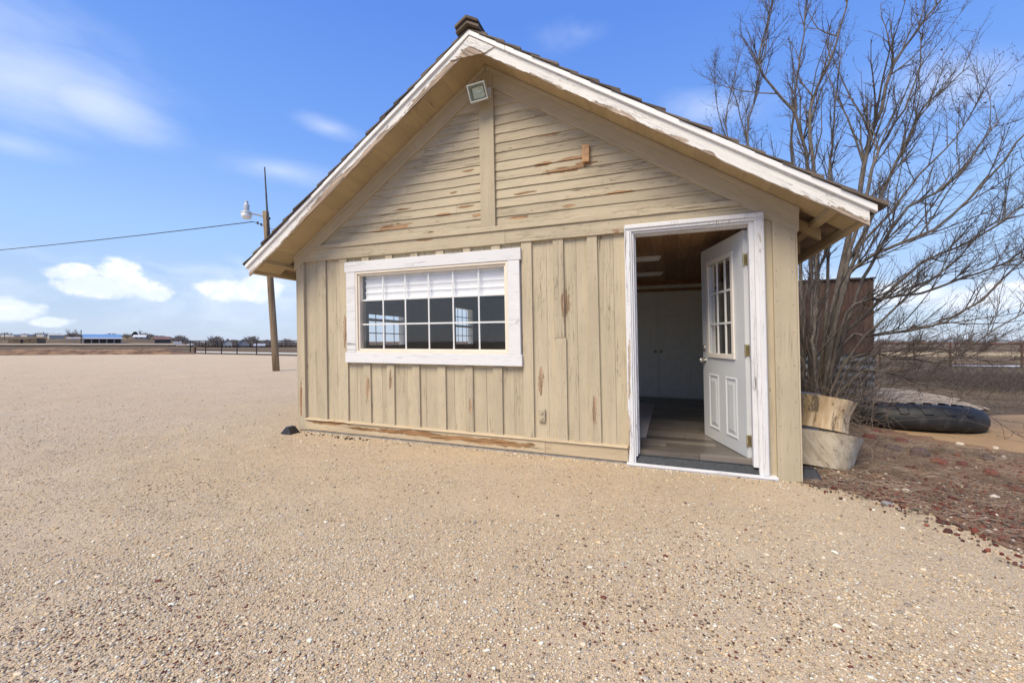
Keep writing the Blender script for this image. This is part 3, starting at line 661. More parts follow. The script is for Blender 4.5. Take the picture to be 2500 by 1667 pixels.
for k in range(1, 3): zz = gz0 + (gz1 - gz0) * k / 3; mb.box(gx0, gx1, .0258, .0345, zz - .009, zz + .009)
mb.build('muntin', M_muntin, W_, True)
MB().box(.985, 2.972, .061, .118, 1.02, 1.05).box(.985, 2.972, .061, .118, 2.008, 2.02).build('window_reveal', M_inwall, W_, True)
# roller of folded cloth behind the pane
def shade(name, label, x0, x1, y, z0, z1, along='x', folds=4):
    mb = MB(); P = []
    n = folds * 6
    for k in range(n + 1):
        t = k / n; zz = z1 + (z0 - z1) * t; ph = (t * folds) % 1
        P.append((y + .012 * math.sin(math.pi * ph) ** .6 + .004, zz))
    for k in range(n):
        (ya, za), (yb, zb) = P[k], P[k + 1]
        q = [(x0, ya, za), (x1, ya, za), (x1, yb, zb), (x0, yb, zb)]; q2 = [(a, b + .003, c) for a, b, c in q]
        if along == 'y': q = [(b, a, c) for a, b, c in q]; q2 = [(b, a, c) for a, b, c in q2]
        mb.add(q + q2, MB.BF, 0, .5)
    if along == 'x': mb.box(x0 - .004, x1 + .004, y + .000, y + .022, z0 - .02, z0)
    else: mb.box(y + .0, y + .022, x0, x1, z0 - .02, z0)
    o = mb.build(name, M_shade, None, True); tag(o, label, 'blind'); return o
shade('window_blind', 'white pleated blind half lowered behind the wide front window', 1.045, 2.925, .062, 1.690, 2.0)
# ---- two double-hung windows in the left wall, seen through the front pane
def side_window(y0, y1):
    w = thing('side_window', None, None); w.parent = H
    mb = MB(); z0, z1 = 1.062, 1.978; zm = 1.52
    for (ya, yb, za, zb, x0, x1) in ((y0, y1, z0, z0 + .05, -.01, .125), (y0, y1, z1 - .05, z1, -.01, .125), (y0, y0 + .05, z0 + .051, z1 - .051, -.01, .125), (y1 - .05, y1, z0 + .051, z1 - .051, -.01, .125), (y0 + .051, y1 - .051, zm - .022, zm + .022, .04, .09)):
        mb.box(x0, x1, ya, yb, za, zb)
    mb.box(.1105, .13, y0 - .09, y0 - .0005, z0 - .09, z1 + .09); mb.box(.1105, .13, y1 + .0005, y1 + .09, z0 - .09, z1 + .09); mb.box(.1105, .131, y0, y1, z1 + .0005, z1 + .09); mb.box(.1105, .15, y0, y1, z0 - .09, z0 - .0005)
    mb.build('window_frame', M_inwall, w, True)
    mb = MB()
    for k in range(1, 4): yy = y0 + .05 + (y1 - y0 - .1) * k / 4; mb.box(.058, .066, yy - .008, yy + .008, z0 + .051, zm - .023); mb.box(.058, .066, yy - .008, yy + .008, zm + .023, z1 - .051)
    for zz in (1.305, 1.73): mb.box(.0575, .0665, y0 + .051, y1 - .051, zz - .008, zz + .008)
    mb.build('muntin', M_muntin, w, True)
    MB().box(.06, .064, y0 + .051, y1 - .051, z0 + .051, z1 - .051).build('pane', M_glass, w, True)
side_window(1.165, 2.215); side_window(4.005, 4.945)
shade('side_window_blind', 'white blind lowered over the nearer side window inside the room', 1.15, 2.23, .135, 1.62, 2.07, 'y', 5)
# ---- door frame and open door
DF = thing('door_frame', None, None); DF.parent = H
mb = MB()
mb.box(4.184, 4.252, -.040, .03, .0305, 2.2045); mb.box(5.262, 5.338, -.040, .003, .0305, 2.2045); mb.box(4.184, 5.338, -.041, .03, 2.205, 2.272)
mb.box(4.190, 4.236, -.052, -.0405, .032, 2.206); mb.box(5.289, 5.332, -.052, -.0405, .032, 2.206); mb.box(4.190, 5.332, -.053, -.0415, 2.2295, 2.266)
mb.build('casing', M_white_v, DF, True, bevel=.005)
mb = MB(); mb.box(4.2525, 4.268, -.022, .135, .09, 2.186); mb.box(5.222, 5.2615, -.022, .05, .09, 2.186); mb.box(5.236, 5.2615, .0505, .135, .09, 2.186); mb.box(4.2525, 5.2615, -.022, .135, 2.1865, 2.2045)
mb.box(4.2685, 4.281, .03, .085, .1, 2.172); mb.box(4.2685, 5.2215, .03, .085, 2.1725, 2.186)
mb.build('jamb', M_white_v, DF, True, bevel=.002)
MB().box(4.168, 5.395, -.066, .02, -.03, .031).box(4.168, 5.395, -.075, -.0665, .012, .033).build('sill', M_sill, DF, True, bevel=.006)
MB().box(4.255, 5.262, .0205, .054, .0, .092).hexa([(4.255, -.03, .0312), (5.262, -.03, .0312), (5.262, .02, .0312), (4.255, .02, .0312), (4.255, -.03, .04), (5.262, -.03, .04), (5.262, .02, .085), (4.255, .02, .085)]).build('threshold', M_rubber, DF, True)
MB().box(4.27, 5.235, .0545, .112, .1185, .134).build('threshold_strip', M_floor, DF, True)
HG = Vector((5.196, .108, 0)); DU = Vector((-.308, .951, 0)).normalized(); DN = Vector((-DU.y, DU.x, 0))
if DN.x > 0: DN = -DN
def dbox(mb, s0, s1, z0, z1, n0, n1, mi=0):
    P = lambda s_, z_, n_: HG + DU * s_ + DN * n_ + Vector((0, 0, z_))
    return mb.hexa([P(s0, z0, n1), P(s0, z0, n0), P(s1, z0, n0), P(s1, z0, n1), P(s0, z1, n1), P(s0, z1, n0), P(s1, z1, n0), P(s1, z1, n1)], mi, .5)
T = .044; LW = .925
DL = MB(); L0, L1, LZ0, LZ1 = .215, .735, 1.035, 1.985
dbox(DL, 0, L0, .135, 2.165, -T, 0); dbox(DL, L1, LW, .135, 2.165, -T, 0); dbox(DL, L0 + .0002, L1 - .0002, .135, LZ0, -T, 0); dbox(DL, L0 + .0002, L1 - .0002, LZ1, 2.165, -T, 0)
for s0, s1 in ((.155, .395), (.535, .775)):
    for sg, off in ((1, 0),):
        panel_face(DL, HG + DN * .0, DU, DN, s0, s1, .25, .83, .014, .05)
door = DL.build('door', M_door, H, True)
mb = MB()
for s0, s1, z0, z1 in ((L0 - .035, L1 + .035, LZ0 - .035, LZ0 + .012), (L0 - .035, L1 + .035, LZ1 - .012, LZ1 + .035), (L0 - .035, L0 + .012, LZ0 + .0125, LZ1 - .0125), (L1 - .012, L1 + .035, LZ0 + .0125, LZ1 - .0125)):
    dbox(mb, s0, s1, z0, z1, .0005, .016); dbox(mb, s0, s1, z0, z1, -T - .016, -T - .0005)
mb.build('glazing_frame', plain('glazing_frame_white', (.78, .73, .66), .4, var=.02), door, True, bevel=.004)
mb = MB(); dbox(mb, L0 + .002, L1 - .002, LZ0 + .002, LZ1 - .002, -.026, -.018); mb.build('pane', M_glass, door, True)
mb = MB()
for k in (1, 2): s_ = L0 + (L1 - L0) * k / 3; dbox(mb, s_ - .010, s_ + .010, LZ0 + .005, LZ1 - .005, -.0175, -.006)
for k in (1, 2): zz = LZ0 + (LZ1 - LZ0) * k / 3; dbox(mb, L0 + .005, L1 - .005, zz - .010, zz + .010, -.017, -.0055)
mb.build('muntin', M_muntin, door, True)
for zc in (1.90, 1.09, .285):
    mb = MB(); dbox(mb, -.004, -.0005, zc - .05, zc + .05, -T + .002, -.002)
    c_ = HG + DN * .006; mb.lathe([(.008, zc - .052), (.008, zc + .052)], (c_.x + .006, c_.y - .004, 0), 10); mb.box(5.222, 5.2265, .052, .098, zc - .05, zc + .05)
    mb.build('hinge', M_brass, door, True)
mb = MB(); dbox(mb, .004, LW - .004, .115, .1345, -T + .006, -.004); dbox(mb, .004, LW - .004, .118, .16, -T - .004, -T - .0005); mb.build('bottom_sweep', M_rubber, door, True)
for zc, prof, nm in ((.965, [(.032, 0), (.032, .006), (.012, .010), (.012, .028), (.026, .036), (.030, .052), (.022, .066), (.004, .070)], 'knob'), (1.10, [(.033, 0), (.031, .016), (.014, .020), (.012, .026), (.002, .027)], 'deadbolt')):
    k = MB().lathe(prof, (0, 0, 0), 18); k.v = [tuple(HG + DU * (.865 + x) + DN * z_ + Vector((0, 0, zc + y))) for x, y, z_ in k.v]; k.build(nm, M_steel, door, True, True)
# ---- roof
Y0, Y1 = -.40, DEP + .40
XL, XR = RX - 3.165, RX + 3.165
def slab(mb, sgn, d0, d1, x0, x1, y0, y1, r=None):           # strip of roof between offsets d0 (lower) and d1 (upper) of the roof line
    a, b = RX + sgn * x0, RX + sgn * x1; za, zb = RZ - SL * x0, RZ - SL * x1
    if sgn < 0: a, b, za, zb = b, a, zb, za
    return mb.hexa([(a, y0, za + d0), (b, y0, zb + d0), (b, y1, zb + d0), (a, y1, za + d0), (a, y0, za + d1), (b, y0, zb + d1), (b, y1, zb + d1), (a, y1, za + d1)], 0, r)
RF = thing('roof', None, None); RF.parent = H
mb = MB()
for sgn in (-1, 1):
    n = 17; xs = [3.14 * k / n for k in range(n + 1)]
    for a, b in zip(xs, xs[1:]): slab(mb, sgn, -.052, .0, a + (.0004 if a else 0), b - (.0006 if b < 2.9 else .007), Y0 + .022, .03)
mb.build('soffit', M_soffit, RF, True)
mb = MB()
for sgn in (-1, 1):
    n = 21; xs = [3.13 * k / n for k in range(n + 1)]
    for a, b in zip(xs, xs[1:]): slab(mb, sgn, -.018, .0, a + (.002 if a else 0), b - .003, .0305, Y1 - .022)
mb.build('roof_deck', plain('shade_toned_roof_boards', (.22, .16, .105), .9, var=.35, scale=5), RF, True)  # boards toned dark, painting in the shade beneath the open eave
mb = MB()
for sgn in (-1, 1):
    ys = [.20 + .61 * k for k in range(10)]
    for y in ys: slab(mb, sgn, -.15, -.0525, .2, 3.03, y, y + .04)
    x = RX + sgn * 2.985; zz = roofz(x); slab(mb, sgn, -.095, -.053, 2.94, 2.985, Y0 + .05, Y1 - .05)
mb.build('rafter', M_soffit, RF, True)
for sgn in (-1, 1): mb = MB(); slab(mb, sgn, -.075, -.004, 3.142, 3.162, Y0 + .03, Y1 - .03); mb.build('eave_board', M_soffit, RF, True)
for sgn, mt in ((-1, M_bargeL), (1, M_bargeR)):
    for y in (Y0, Y1 - .02):
        mb = MB(); n = 70; rg = [random.uniform(-.002, .002) + (.009 * random.random() * (random.random() < .25)) for _ in range(n + 1)]
        for k in range(n):
            x0, x1 = .012 + 3.138 * k / n, .012 + 3.138 * (k + 1) / n
            a, b = RX + sgn * x0, RX + sgn * x1; ra, rb = rg[k], rg[k + 1]
            P = [(a, roofz(a) - .118 + ra), (b, roofz(b) - .118 + rb), (b, roofz(b) + .0), (a, roofz(a) + .0)]
            if sgn < 0: P = [P[1], P[0], P[3], P[2]]
            vs_ = [(x, y, z_) for x, z_ in P] + [(x, y + .02, z_) for x, z_ in P]
            mb.add(vs_, [(0, 1, 2, 3), (7, 6, 5, 4), (0, 4, 5, 1), (2, 6, 7, 3)] + ([(0, 3, 7, 4), (1, 5, 6, 2)] if k in (0, n - 1) else []), 0, .5)
        mb.build('barge_board', mt, RF, True)
mb = MB().prism([(RX - .225, 4.003), (RX + .16, 3.985), (RX + .265, 4.02), (RX, 4.195)], Y0 - .012, Y0 - .0005); mb.build('gable_peak_plate', M_bargeR, RF, True, bevel=.002)
for sgn in (-1, 1):
    mb = MB(); slab(mb, sgn, .001, .050, 0.0, .38 if sgn > 0 else 3.19, Y0 - .022, Y0 + .03)
    if sgn > 0: slab(mb, sgn, .001, .051, .383, 3.19, Y0 - .023, Y0 + .03)
    mb.build('drip_edge', M_cleanwhite, RF, True, bevel=.003)
mb = MB(); ex = .215 * math.cos(math.atan(SL))
for sgn in (-1, 1):
    nrow = int(3.22 / ex) + 1
    for k in range(nrow):
        xb = 3.235 - ex * k; xt = max(.0, xb - ex * 1.45); y = Y0 - .035 + random.uniform(-.012, .012)
        while y < Y1 + .03:
            w = random.uniform(.10, .23); th = random.uniform(.016, .030); jx = random.uniform(-.012, .014); lift = random.uniform(0, .006)
            if y < Y0: w = max(w, .16)
            a0, b0 = .051, .051
            xo, xi = xb + jx, xt
            P = []
            for (yy) in (y + .002, min(y + w, Y1 + .03) - .002):
                P.append([(RX + sgn * xo, yy, roofz(RX + xo) + .052 + lift + .012), (RX + sgn * xo, yy, roofz(RX + xo) + .052 + lift + .012 + th), (RX + sgn * xi, yy, roofz(RX + xi) + .051), (RX + sgn * xi, yy, roofz(RX + xi) + .057)])
            (A, B) = P
            if sgn > 0: mb.hexa([A[2], A[0], B[0], B[2], A[3], A[1], B[1], B[3]])
            else: mb.hexa([A[0], A[2], B[2], B[0], A[1], A[3], B[3], B[1]])
            y += w
mb.build('shakes', M_shake, RF, True)
mb = MB(); y = Y1
def cap_piece(y0, y1, lift, tilt):
    for sgn in (-1, 1):
        xo = .125; P = []
        for yy, l in ((y0, lift + tilt), (y1, lift)):
            zt = RZ + .085 + l
            P.append([(RX, yy, zt), (RX, yy, zt + .024), (RX + sgn * xo, yy, zt - xo * SL * .86), (RX + sgn * xo, yy, zt - xo * SL * .86 + .024)])
        A, B = P
        if sgn > 0: mb.hexa([A[0], A[2], B[2], B[0], A[1], A[3], B[3], B[1]])
        else: mb.hexa([A[2], A[0], B[0], B[2], A[3], A[1], B[1], B[3]])
y = Y0 - .06
cap_piece(y, y + .42, .0, .006); cap_piece(y - .02, y + .42, .034, .012)
while y < Y1: y += .2; cap_piece(y, y + .42, .012 + random.uniform(0, .008), .03)
mb.build('ridge_cap', M_shake, RF, True)

# ------------------------------------------------------------------ things on and in the house
LX = LEAN
def leanv(x, z): return x - LX * z
fl = thing('floodlight', 'square glass floodlight tilted down on a bracket under the gable peak', 'floodlight', (leanv(2.80, 3.85), -.034, 3.83))
Rm = Matrix.Rotation(R_(-9), 3, 'Y') @ Matrix.Rotation(R_(8), 3, 'Z') @ Matrix.Rotation(R_(28), 3, 'X')
def tr(mb, off):
    mb.v = [tuple(Rm @ Vector(p) + Vector(off)) for p in mb.v]; return mb
OFF = (-.045, -.15, -.065)
M_fix = plain('floodlight_grey', (.62, .64, .60), .5, var=.08)
mb = MB(); w, h_ = .096, .082
for (a, b, c_, d_) in ((-w, w, h_ - .012, h_), (-w, w, -h_, -h_ + .012), (-w, -w + .012, -h_ + .0122, h_ - .0122), (w - .012, w, -h_ + .0122, h_ - .0122)): mb.box(a, b, -.045, .035, c_, d_)
mb.hexa([(-w * .55, .075, -h_ * .55), (w * .55, .075, -h_ * .55), (w * .55, .07, -h_ * .5), (-w * .55, .07, -h_ * .5), (-w * .55, .075, h_ * .55), (w * .55, .075, h_ * .55), (w * .55, .07, h_ * .5), (-w * .55, .07, h_ * .5)])
B_ = [(-w, .035, -h_), (w, .035, -h_), (w, .035, h_), (-w, .035, h_)]; C_ = [(-w * .55, .075, -h_ * .55), (w * .55, .075, -h_ * .55), (w * .55, .075, h_ * .55), (-w * .55, .075, h_ * .55)]
mb.add(B_ + C_, [(i, (i + 1) % 4, (i + 1) % 4 + 4, i + 4) for i in range(4)]); tr(mb, OFF).build('housing', M_fix, fl, bevel=.002)
tr(MB().box(-w + .013, w - .013, -.036, -.032, -h_ + .013, h_ - .013), OFF).build('lens', glass('floodlight_glass', .15, (.93, .97, .95)), fl)
mb = MB(); mb.hexa([(-.06, .02, -.05), (.06, .02, -.05), (.06, .03, -.055), (-.06, .03, -.055), (-.06, .02, .05), (.06, .02, .05), (.06, .03, .055), (-.06, .03, .055)]); mb.tube([(-.045, -.012, .0), (.045, -.012, .0)], .007, 8)
tr(mb, OFF).build('lamp_tube', plain('reflector_white', (.75, .76, .72), .3, .3), fl)
MB().tube([(.0, -.002, .0), (.0, -.05, -.01), (-.05, -.09, -.01)], .018, 10).box(-.04, .04, -.016, -.0005, -.05, .05).build('bracket', M_fix, fl)
bz = 3.018; MB_ = MB().box(-.035, .035, -.03, 0, -.088, .08); ob = MB_.build('wood_block', M_block, bevel=.003); ob.location = (leanv(3.835, bz), -.018, bz); tag(ob, 'small raw orange wood block nailed to the gable clapboards', 'wood block')
ob = thing('outlet_box', 'beige painted double outlet box low on the wall between battens', 'outlet', (leanv(3.325, .41), .018, .41)); MB().box(-.035, .035, -.028, 0, -.065, .065).build('cover', M_trim_v, ob, bevel=.006)
for dz_ in (-.03, .03): MB().lathe([(.019, 0), (.019, .006), (.015, .009)], (0, 0, 0), 14).build('flap', M_trim_v, ob); c_ = ob.children[-1] if False else bpy.data.objects[-1] if False else None
for o_ in [o for o in ob.children if o.name.startswith('flap')]: o_.rotation_euler = (R_(90), 0, 0); o_.location = (0, -.0285, .03 if o_.name == 'flap' else -.03)
for k, (y, lab) in enumerate(((1.63, 'long ceiling light strip nearer the open doorway'), (2.93, 'long ceiling light strip deeper in the room'))):
    t = thing('ceiling_light', lab, 'ceiling light', (leanv(3.86, 2.2), y, 2.281), group='light strips on the pine ceiling')
    MB().box(-.62, .62, -.05, .05, -.03, -.001).build('frame', M_cleanwhite, t, bevel=.004)
    MB().box(-.60, .60, -.04, .04, -.055, -.0305).build('diffuser', M_shade, t, bevel=.008)
tag(MB().box(2.4, 4.305, .63, 3.2, .1292, .137).build('rug', M_rug, None, True), 'pale woven rug on the dark plank floor inside the door', 'rug')
ob = MB(); ob.add([(-.088, -.08, 0), (.088, -.08, 0), (.088, .08, 0), (-.088, .08, 0), (-.02, -.05, .09), (.03, -.06, .09), (.03, .05, .09), (-.02, .05, .09)], MB.BF); o_ = ob.build('bait_box', M_black, bevel=.008); o_.location = (.02, -.17, 0); tag(o_, 'small black wedge-shaped box on the gravel at the left corner of the house', 'bait box')
ob = MB(); ob.add([(-.08, -.10, 0), (.08, -.10, 0), (.08, .10, 0), (-.08, .10, 0), (-.05, -.06, .09), (.04, -.06, .09), (.04, .06, .09), (-.05, .06, .09)], MB.BF); o_ = ob.build('bait_box', M_black, bevel=.008); o_.location = (5.66, .14, 0); tag(o_, 'small black box half hidden at the right corner of the house under the logs', 'bait box')
# ------------------------------------------------------------------ logs, tyre, iron shed
def log_mat(name, c0, c1, stain=.5, diag=0.):
    m, g, b = material(name); v = g.coord(); v = g.map(v, rot=(0, diag, 0)) if diag else v; n = g.noise(g.map(v, (1, 1, .12)), 18, 5, .6)
    col = g.mix(g.step(n, .3, .7), c0, c1)
    cr = g.step(g.math('ABSOLUTE', g.noise(g.map(v, (1, 1, .015)), 34, 2) - .5), .010, .002) * g.step(g.noise(v, 6, 2), .45, .6)
    st = g.step(g.noise(g.map(v, (1, 1, .45)), 10, 5, .7), .54, .63)
    col = g.mix(st * stain, col, (.06, .04, .028)); col = g.mix(cr * .9, col, (.07, .05, .03))
    g.put(b.inputs['Base Color'], col); b.inputs['Roughness'].default_value = .85; g.put(b.inputs['Normal'], g.bump(n - cr, .6, .01)); return m
def end_mat(name, c0, c1):
    m, g, b = material(name); v = g.coord(); x, y, z = g.xyz(v)
    r = g.vmath('LENGTH', g.vec(x, y, 0.)) + g.noise(v, 8, 3) * .02
    ring = g.math('SINE', r * 320) * .5 + .5
    a = g.math('ARCTAN2', y, x); ck = g.step(g.math('ABSOLUTE', g.noise(g.vec(a * 2., 0., 0.), 3.) - .5), .02, .002)
    col = g.mix(ring * .5 + g.noise(v, 20, 4) * .4, c0, c1); col = g.mix(ck, col, (.08, .06, .04))
    g.put(b.inputs['Base Color'], col); b.inputs['Roughness'].default_value = .9; return m
M_log = log_mat('pale_log_side', (.46, .31, .16), (.70, .54, .34), .75); M_loggrey = log_mat('grey_log_side', (.42, .34, .23), (.62, .53, .39), .15, R_(38)); M_logend = end_mat('log_end', (.34, .26, .18), (.50, .40, .29))
def log(name, label, loc, prof, rot, side, wob=.10, squash=(1, 1)):
    t = thing(name, label, 'log', loc, 0, 'cut logs against the house'); t.rotation_euler = rot
    o = MB().lathe(prof, (0, 0, 0), 40, 0, wob, squash, False).build('side', side, t, smooth=True)
    for end, z in (('cut_end', prof[-1]), ('cut_end', prof[0])):
        vs_ = [v.co for v in o.data.vertices]; n = 40; ring = [vs_[i] for i in (range(len(vs_) - n, len(vs_)) if z is prof[-1] else range(n - 1, -1, -1))]
        MB().add([tuple(p) for p in ring], [tuple(range(n))]).build('cut_end', M_logend, t)
    return t
log('log', 'wide grey log round lying tilted at the bottom beside the house corner', at(1983, 4.02, -.035), [(.30, 0), (.31, .06), (.325, .14), (.345, .22), (.375, .315)], (R_(-13), R_(6), 0), M_loggrey, .05)
log('log', 'pale barrel-shaped log stained black standing on the wide grey one', at(2008, 3.99, .325), [(.195, 0), (.19, .04), (.188, .11), (.196, .18), (.215, .24), (.228, .30)], (R_(-9), R_(9), 0), M_log, .08)
log('log', 'taller light log end showing behind the stained log at the house corner', at(1960, 4.6, .0), [(.13, 0), (.128, .3), (.13, .60)], (R_(0), R_(3), 0), log_mat('pinkish_log_side', (.50, .40, .30), (.66, .56, .46), .1), .06)
def tyre():
    mt, g, b = material('old_tyre_rubber'); v = g.coord(); n = g.noise(v, 5, 5, .65)
    g.put(b.inputs['Base Color'], g.mix(g.step(n, .5, .72), (.012, .0125, .014), (.05, .049, .05))); b.inputs['Roughness'].default_value = .62; g.put(b.inputs['Normal'], g.bump(g.noise(v, 40, 4), .25, .006))
    t = thing('tractor_tyre', 'huge worn black tractor tyre lying flat on the dirt right of the logs', 'tyre', at(2214, 5.85, -.03)); t.rotation_euler = (R_(-4.5), R_(-.5), 0); t.scale = (.86, .86, .92)
    Ro = .94; SC = .90
    pr = [(.56, .30), (.60, .325), (.70, .335), (.80, .325), (.865, .30), (.915, .25), (.935, .18), (.93, .10), (.90, .04), (.82, 0), (.68, -.01), (.58, .02), (.565, .05), (.62, .08), (.80, .10), (.85, .17), (.80, .25), (.62, .27)]
    mb = MB(); n = 96; k = len(pr)
    for j in range(n):
        a = 2 * math.pi * j / n; sag = 1 - .05 * math.sin(a * 2 + .6)
        for (r, z) in pr: mb.v.append((r * math.cos(a), r * .88 * math.sin(a), z * sag + .012 * math.sin(3 * a)))
    for j in range(n):
        for i in range(k): mb.f.append([j * k + i, ((j + 1) % n) * k + i, ((j + 1) % n) * k + (i + 1) % k, j * k + (i + 1) % k]); mb.m.append(0); mb.r.append(.5)
    mb.build('carcass', mt, t, smooth=True)
    lug = MB()
    for j in range(19):
        for sd in (0,):
            a = 2 * math.pi * (j + .5 * sd) / 22; P = []
            path = [(.70, .328, -.03), (.80, .322, 0), (.885, .295, .035), (.938, .225, .07)] if sd == 0 else [(.80, .0, .0), (.885, .035, .035), (.935, .09, .075), (.950, .155, .12)]
            up = (0.3, .95)
            secs = []
            for (r, z, da) in path:
                for w in (-.055, .055):
                    for h_ in (-.02, .015):
                        aa = a + da + w / r; rr = r + h_ * (r - .78) / .17; zz = z + (h_ if sd == 0 else -h_) * (1 - (r - .78) / .19)
                        secs.append((rr * math.cos(aa), rr * .88 * math.sin(aa), zz + .012 * math.sin(3 * aa)))
            f = []
            for i in range(3):
                o = i * 4; f += [(o, o + 1, o + 5, o + 4), (o + 1, o + 3, o + 7, o + 5), (o + 3, o + 2, o + 6, o + 7), (o + 2, o, o + 4, o + 6)]
            f += [(0, 2, 3, 1), (12, 13, 15, 14)]
            lug.add(secs, f)
    lug.build('tread_lug', mt, t, bevel=.014)
tyre()
def iron_mat(name, rust, axis):
    m, g, b = material(name); v = g.coord(); x, y, z = g.xyz(v); n = g.noise(v, 2.2, 6, .65); n2 = g.noise(g.map(v, (3, 3, .5) if axis == 'z' else (.5, .5, 3)), 5, 4)
    if rust: col = g.mix(g.step(n * .6 + n2 * .4, .35, .62), (.075, .05, .042), (.18, .10, .068)); col = g.mix(g.step(g.noise(v, 1.2, 3), .58, .68) * .7, col, (.36, .17, .08))
    else: col = g.mix(g.step(n * .5 + n2 * .5, .45, .65), (.25, .27, .275), (.17, .155, .14)); col = g.mix(g.step(g.noise(v, 3, 5, .7), .60, .7), col, (.26, .15, .09))
    g.put(b.inputs['Base Color'], col); b.inputs['Roughness'].default_value = .75 if rust else .5; b.inputs['Metallic'].default_value = .15 if rust else .5
    g.put(b.inputs['Normal'], g.bump(n2, .3, .01)); return m
def corrugated(mb, p0, p1, z0, z1, pitch, amp, level):    # a corrugated sheet with real waves, standing between two ground points
    p0, p1 = Vector(p0), Vector(p1); U = p1 - p0; L = U.length; U.normalize(); N = Vector((U.y, -U.x, 0))
    if level: n = int((z1 - z0) / pitch * 8); S_ = [(z0 + (z1 - z0) * k / n, amp * math.sin(2 * math.pi * k / 8)) for k in range(n + 1)]
    else: n = int(L / pitch * 8); S_ = [(L * k / n, amp * math.sin(2 * math.pi * k / 8)) for k in range(n + 1)]
    for th in (0, -.012):
        V = []
        for s_, w in S_:
            if level: V += [p0 + N * (w + th) + Vector((0, 0, s_)), p1 + N * (w + th) + Vector((0, 0, s_))]
            else: V += [p0 + U * s_ + N * (w + th) + Vector((0, 0, z0)), p0 + U * s_ + N * (w + th) + Vector((0, 0, z1))]
        mb.add(V, [(2 * k, 2 * k + 1, 2 * k + 3, 2 * k + 2) for k in range(n)], 0, .5)
def iron_shed():
    t = thing('iron_shed', 'rusty iron shed with a corrugated galvanised skirt behind the bare tree', 'shed', (8.117, 5.604, 0))
    rust = iron_mat('rusted_iron', True, 'z'); galv = iron_mat('galvanised_iron', False, 'x'); W, D = 2.3, 2.2
    mb = MB(); corrugated(mb, (-W, 0, 0), (0, 0, 0), .93, 2.34, .075, .006, False); corrugated(mb, (0, 0, 0), (.05, D, 0), .93, 2.33, .075, .006, False); corrugated(mb, (-W, D, 0), (-W, 0, 0), .93, 2.33, .075, .006, False); corrugated(mb, (.05, D, 0), (-W, D, 0), .93, 2.33, .075, .006, False)
    mb.build('wall', rust, t, smooth=True)
    mb = MB(); corrugated(mb, (-W, -.02, 0), (.01, -.02, 0), .0, .95, .15, .016, True); corrugated(mb, (.015, -.02, 0), (.06, D, 0), .0, .95, .15, .016, True)
    mb.build('skirt', galv, t, smooth=True)
    mb = MB()
    for k in range(16):
        x = -W + k * W / 15; mb.box(x - .06, x + random.uniform(.02, .1), -.04, D, 2.335 + random.uniform(0, .02), 2.36 + random.uniform(0, .03))
    mb.box(-.06, .0, .02, .08, 0, 2.33); mb.build('roof', plain('dark_roof_scrap', (.07, .055, .045), .9, var=.4), t)
iron_shed()
# ------------------------------------------------------------------ the bare tree
def bark(name, c0, c1):
    m, g, b = material(name); v = g.coord(); n = g.noise(g.map(v, (1, 1, .35)), 22, 5, .65)
    g.put(b.inputs['Base Color'], g.mix(g.step(n, .3, .7), c0, c1)); b.inputs['Roughness'].default_value = .9; g.put(b.inputs['Normal'], g.bump(n, .5, .01)); return m
M_bark = bark('grey_bark', (.080, .066, .055), (.175, .15, .128)); M_twig = bark('brown_twig', (.075, .055, .045), (.135, .105, .085)); M_bud = plain('dry_leaf', (.07, .05, .038), .9, var=.4)
M_sucker = bark('pale_twig', (.19, .14, .105), (.30, .23, .175))
def unit(a): return a / (np.linalg.norm(a, axis=1, keepdims=True) + 1e-9)
class Twigs:
    """grows side shoots on a set of polylines, level by level"""
    def __init__(s): s.levels = []
    @staticmethod
    def sample(P, t):                      # P (n,k,3), t (n,) -> point, direction
        k = P.shape[1] - 1; f = np.clip(t * k, 0, k - 1e-4); i = f.astype(int); a = (f - i)[:, None]; r = np.arange(len(P))
        return P[r, i] * (1 - a) + P[r, i + 1] * a, unit(P[r, i + 1] - P[r, i])
def shoots(P, rad, per, lmin, lmax, ang, up, tmin=.15, k=4, curl=.25, r0=.5, lenscale=None, out=None):
    n0 = len(P); idx = np.repeat(np.arange(n0), per); n = len(idx); t = rng.uniform(tmin, 1.0, n)
    o, d_ = Twigs.sample(P[idx], t); rnd = unit(rng.normal(size=(n, 3))); side = unit(rnd - d_ * np.sum(rnd * d_, 1, keepdims=True))
    a = rng.normal(ang, .22, n)[:, None]; dirn = unit(d_ * np.cos(a) + side * np.sin(a) + np.array([[0, 0, up]]))
    L = rng.uniform(lmin, lmax, n) * (1.15 - .6 * t)
    if lenscale is not None: L *= lenscale[idx]
    Q = np.empty((n, k + 1, 3)); Q[:, 0] = o; dd = dirn.copy()
    for i in range(1, k + 1):
        dd = unit(dd + rng.normal(0, curl, (n, 3)) + np.array([[0, 0, up * .25]])); Q[:, i] = Q[:, i - 1] + dd * (L / k)[:, None]
    return Q, rad[idx] * r0 * (1.1 - .65 * t), L
def keep_clear(Q, r, L, f):
    m = f(Q); return Q[m], r[m], L[m]
def in_house(Q):                              # drop what would grow into the house
    x, y, z = Q[..., 0], Q[..., 1], Q[..., 2]
    bad = (x < 6.08 + .05) & (y < 6.5) & (z < 4.5) & (z > -.02) & (x > -1)
    return ~bad.any(1)
def spline(pts, n):                           # smooth polyline through control points
    P = np.array(pts, float); m = len(P); out = []
    for t in np.linspace(0, m - 1 - 1e-6, n):
        i = int(t); a = t - i; p0, p1, p2, p3 = P[max(i - 1, 0)], P[i], P[min(i + 1, m - 1)], P[min(i + 2, m - 1)]
        out.append(.5 * (2 * p1 + (p2 - p0) * a + (2 * p0 - 5 * p1 + 4 * p2 - p3) * a * a + (3 * p1 - p0 - 3 * p2 + p3) * a ** 3))
    return np.array(out)
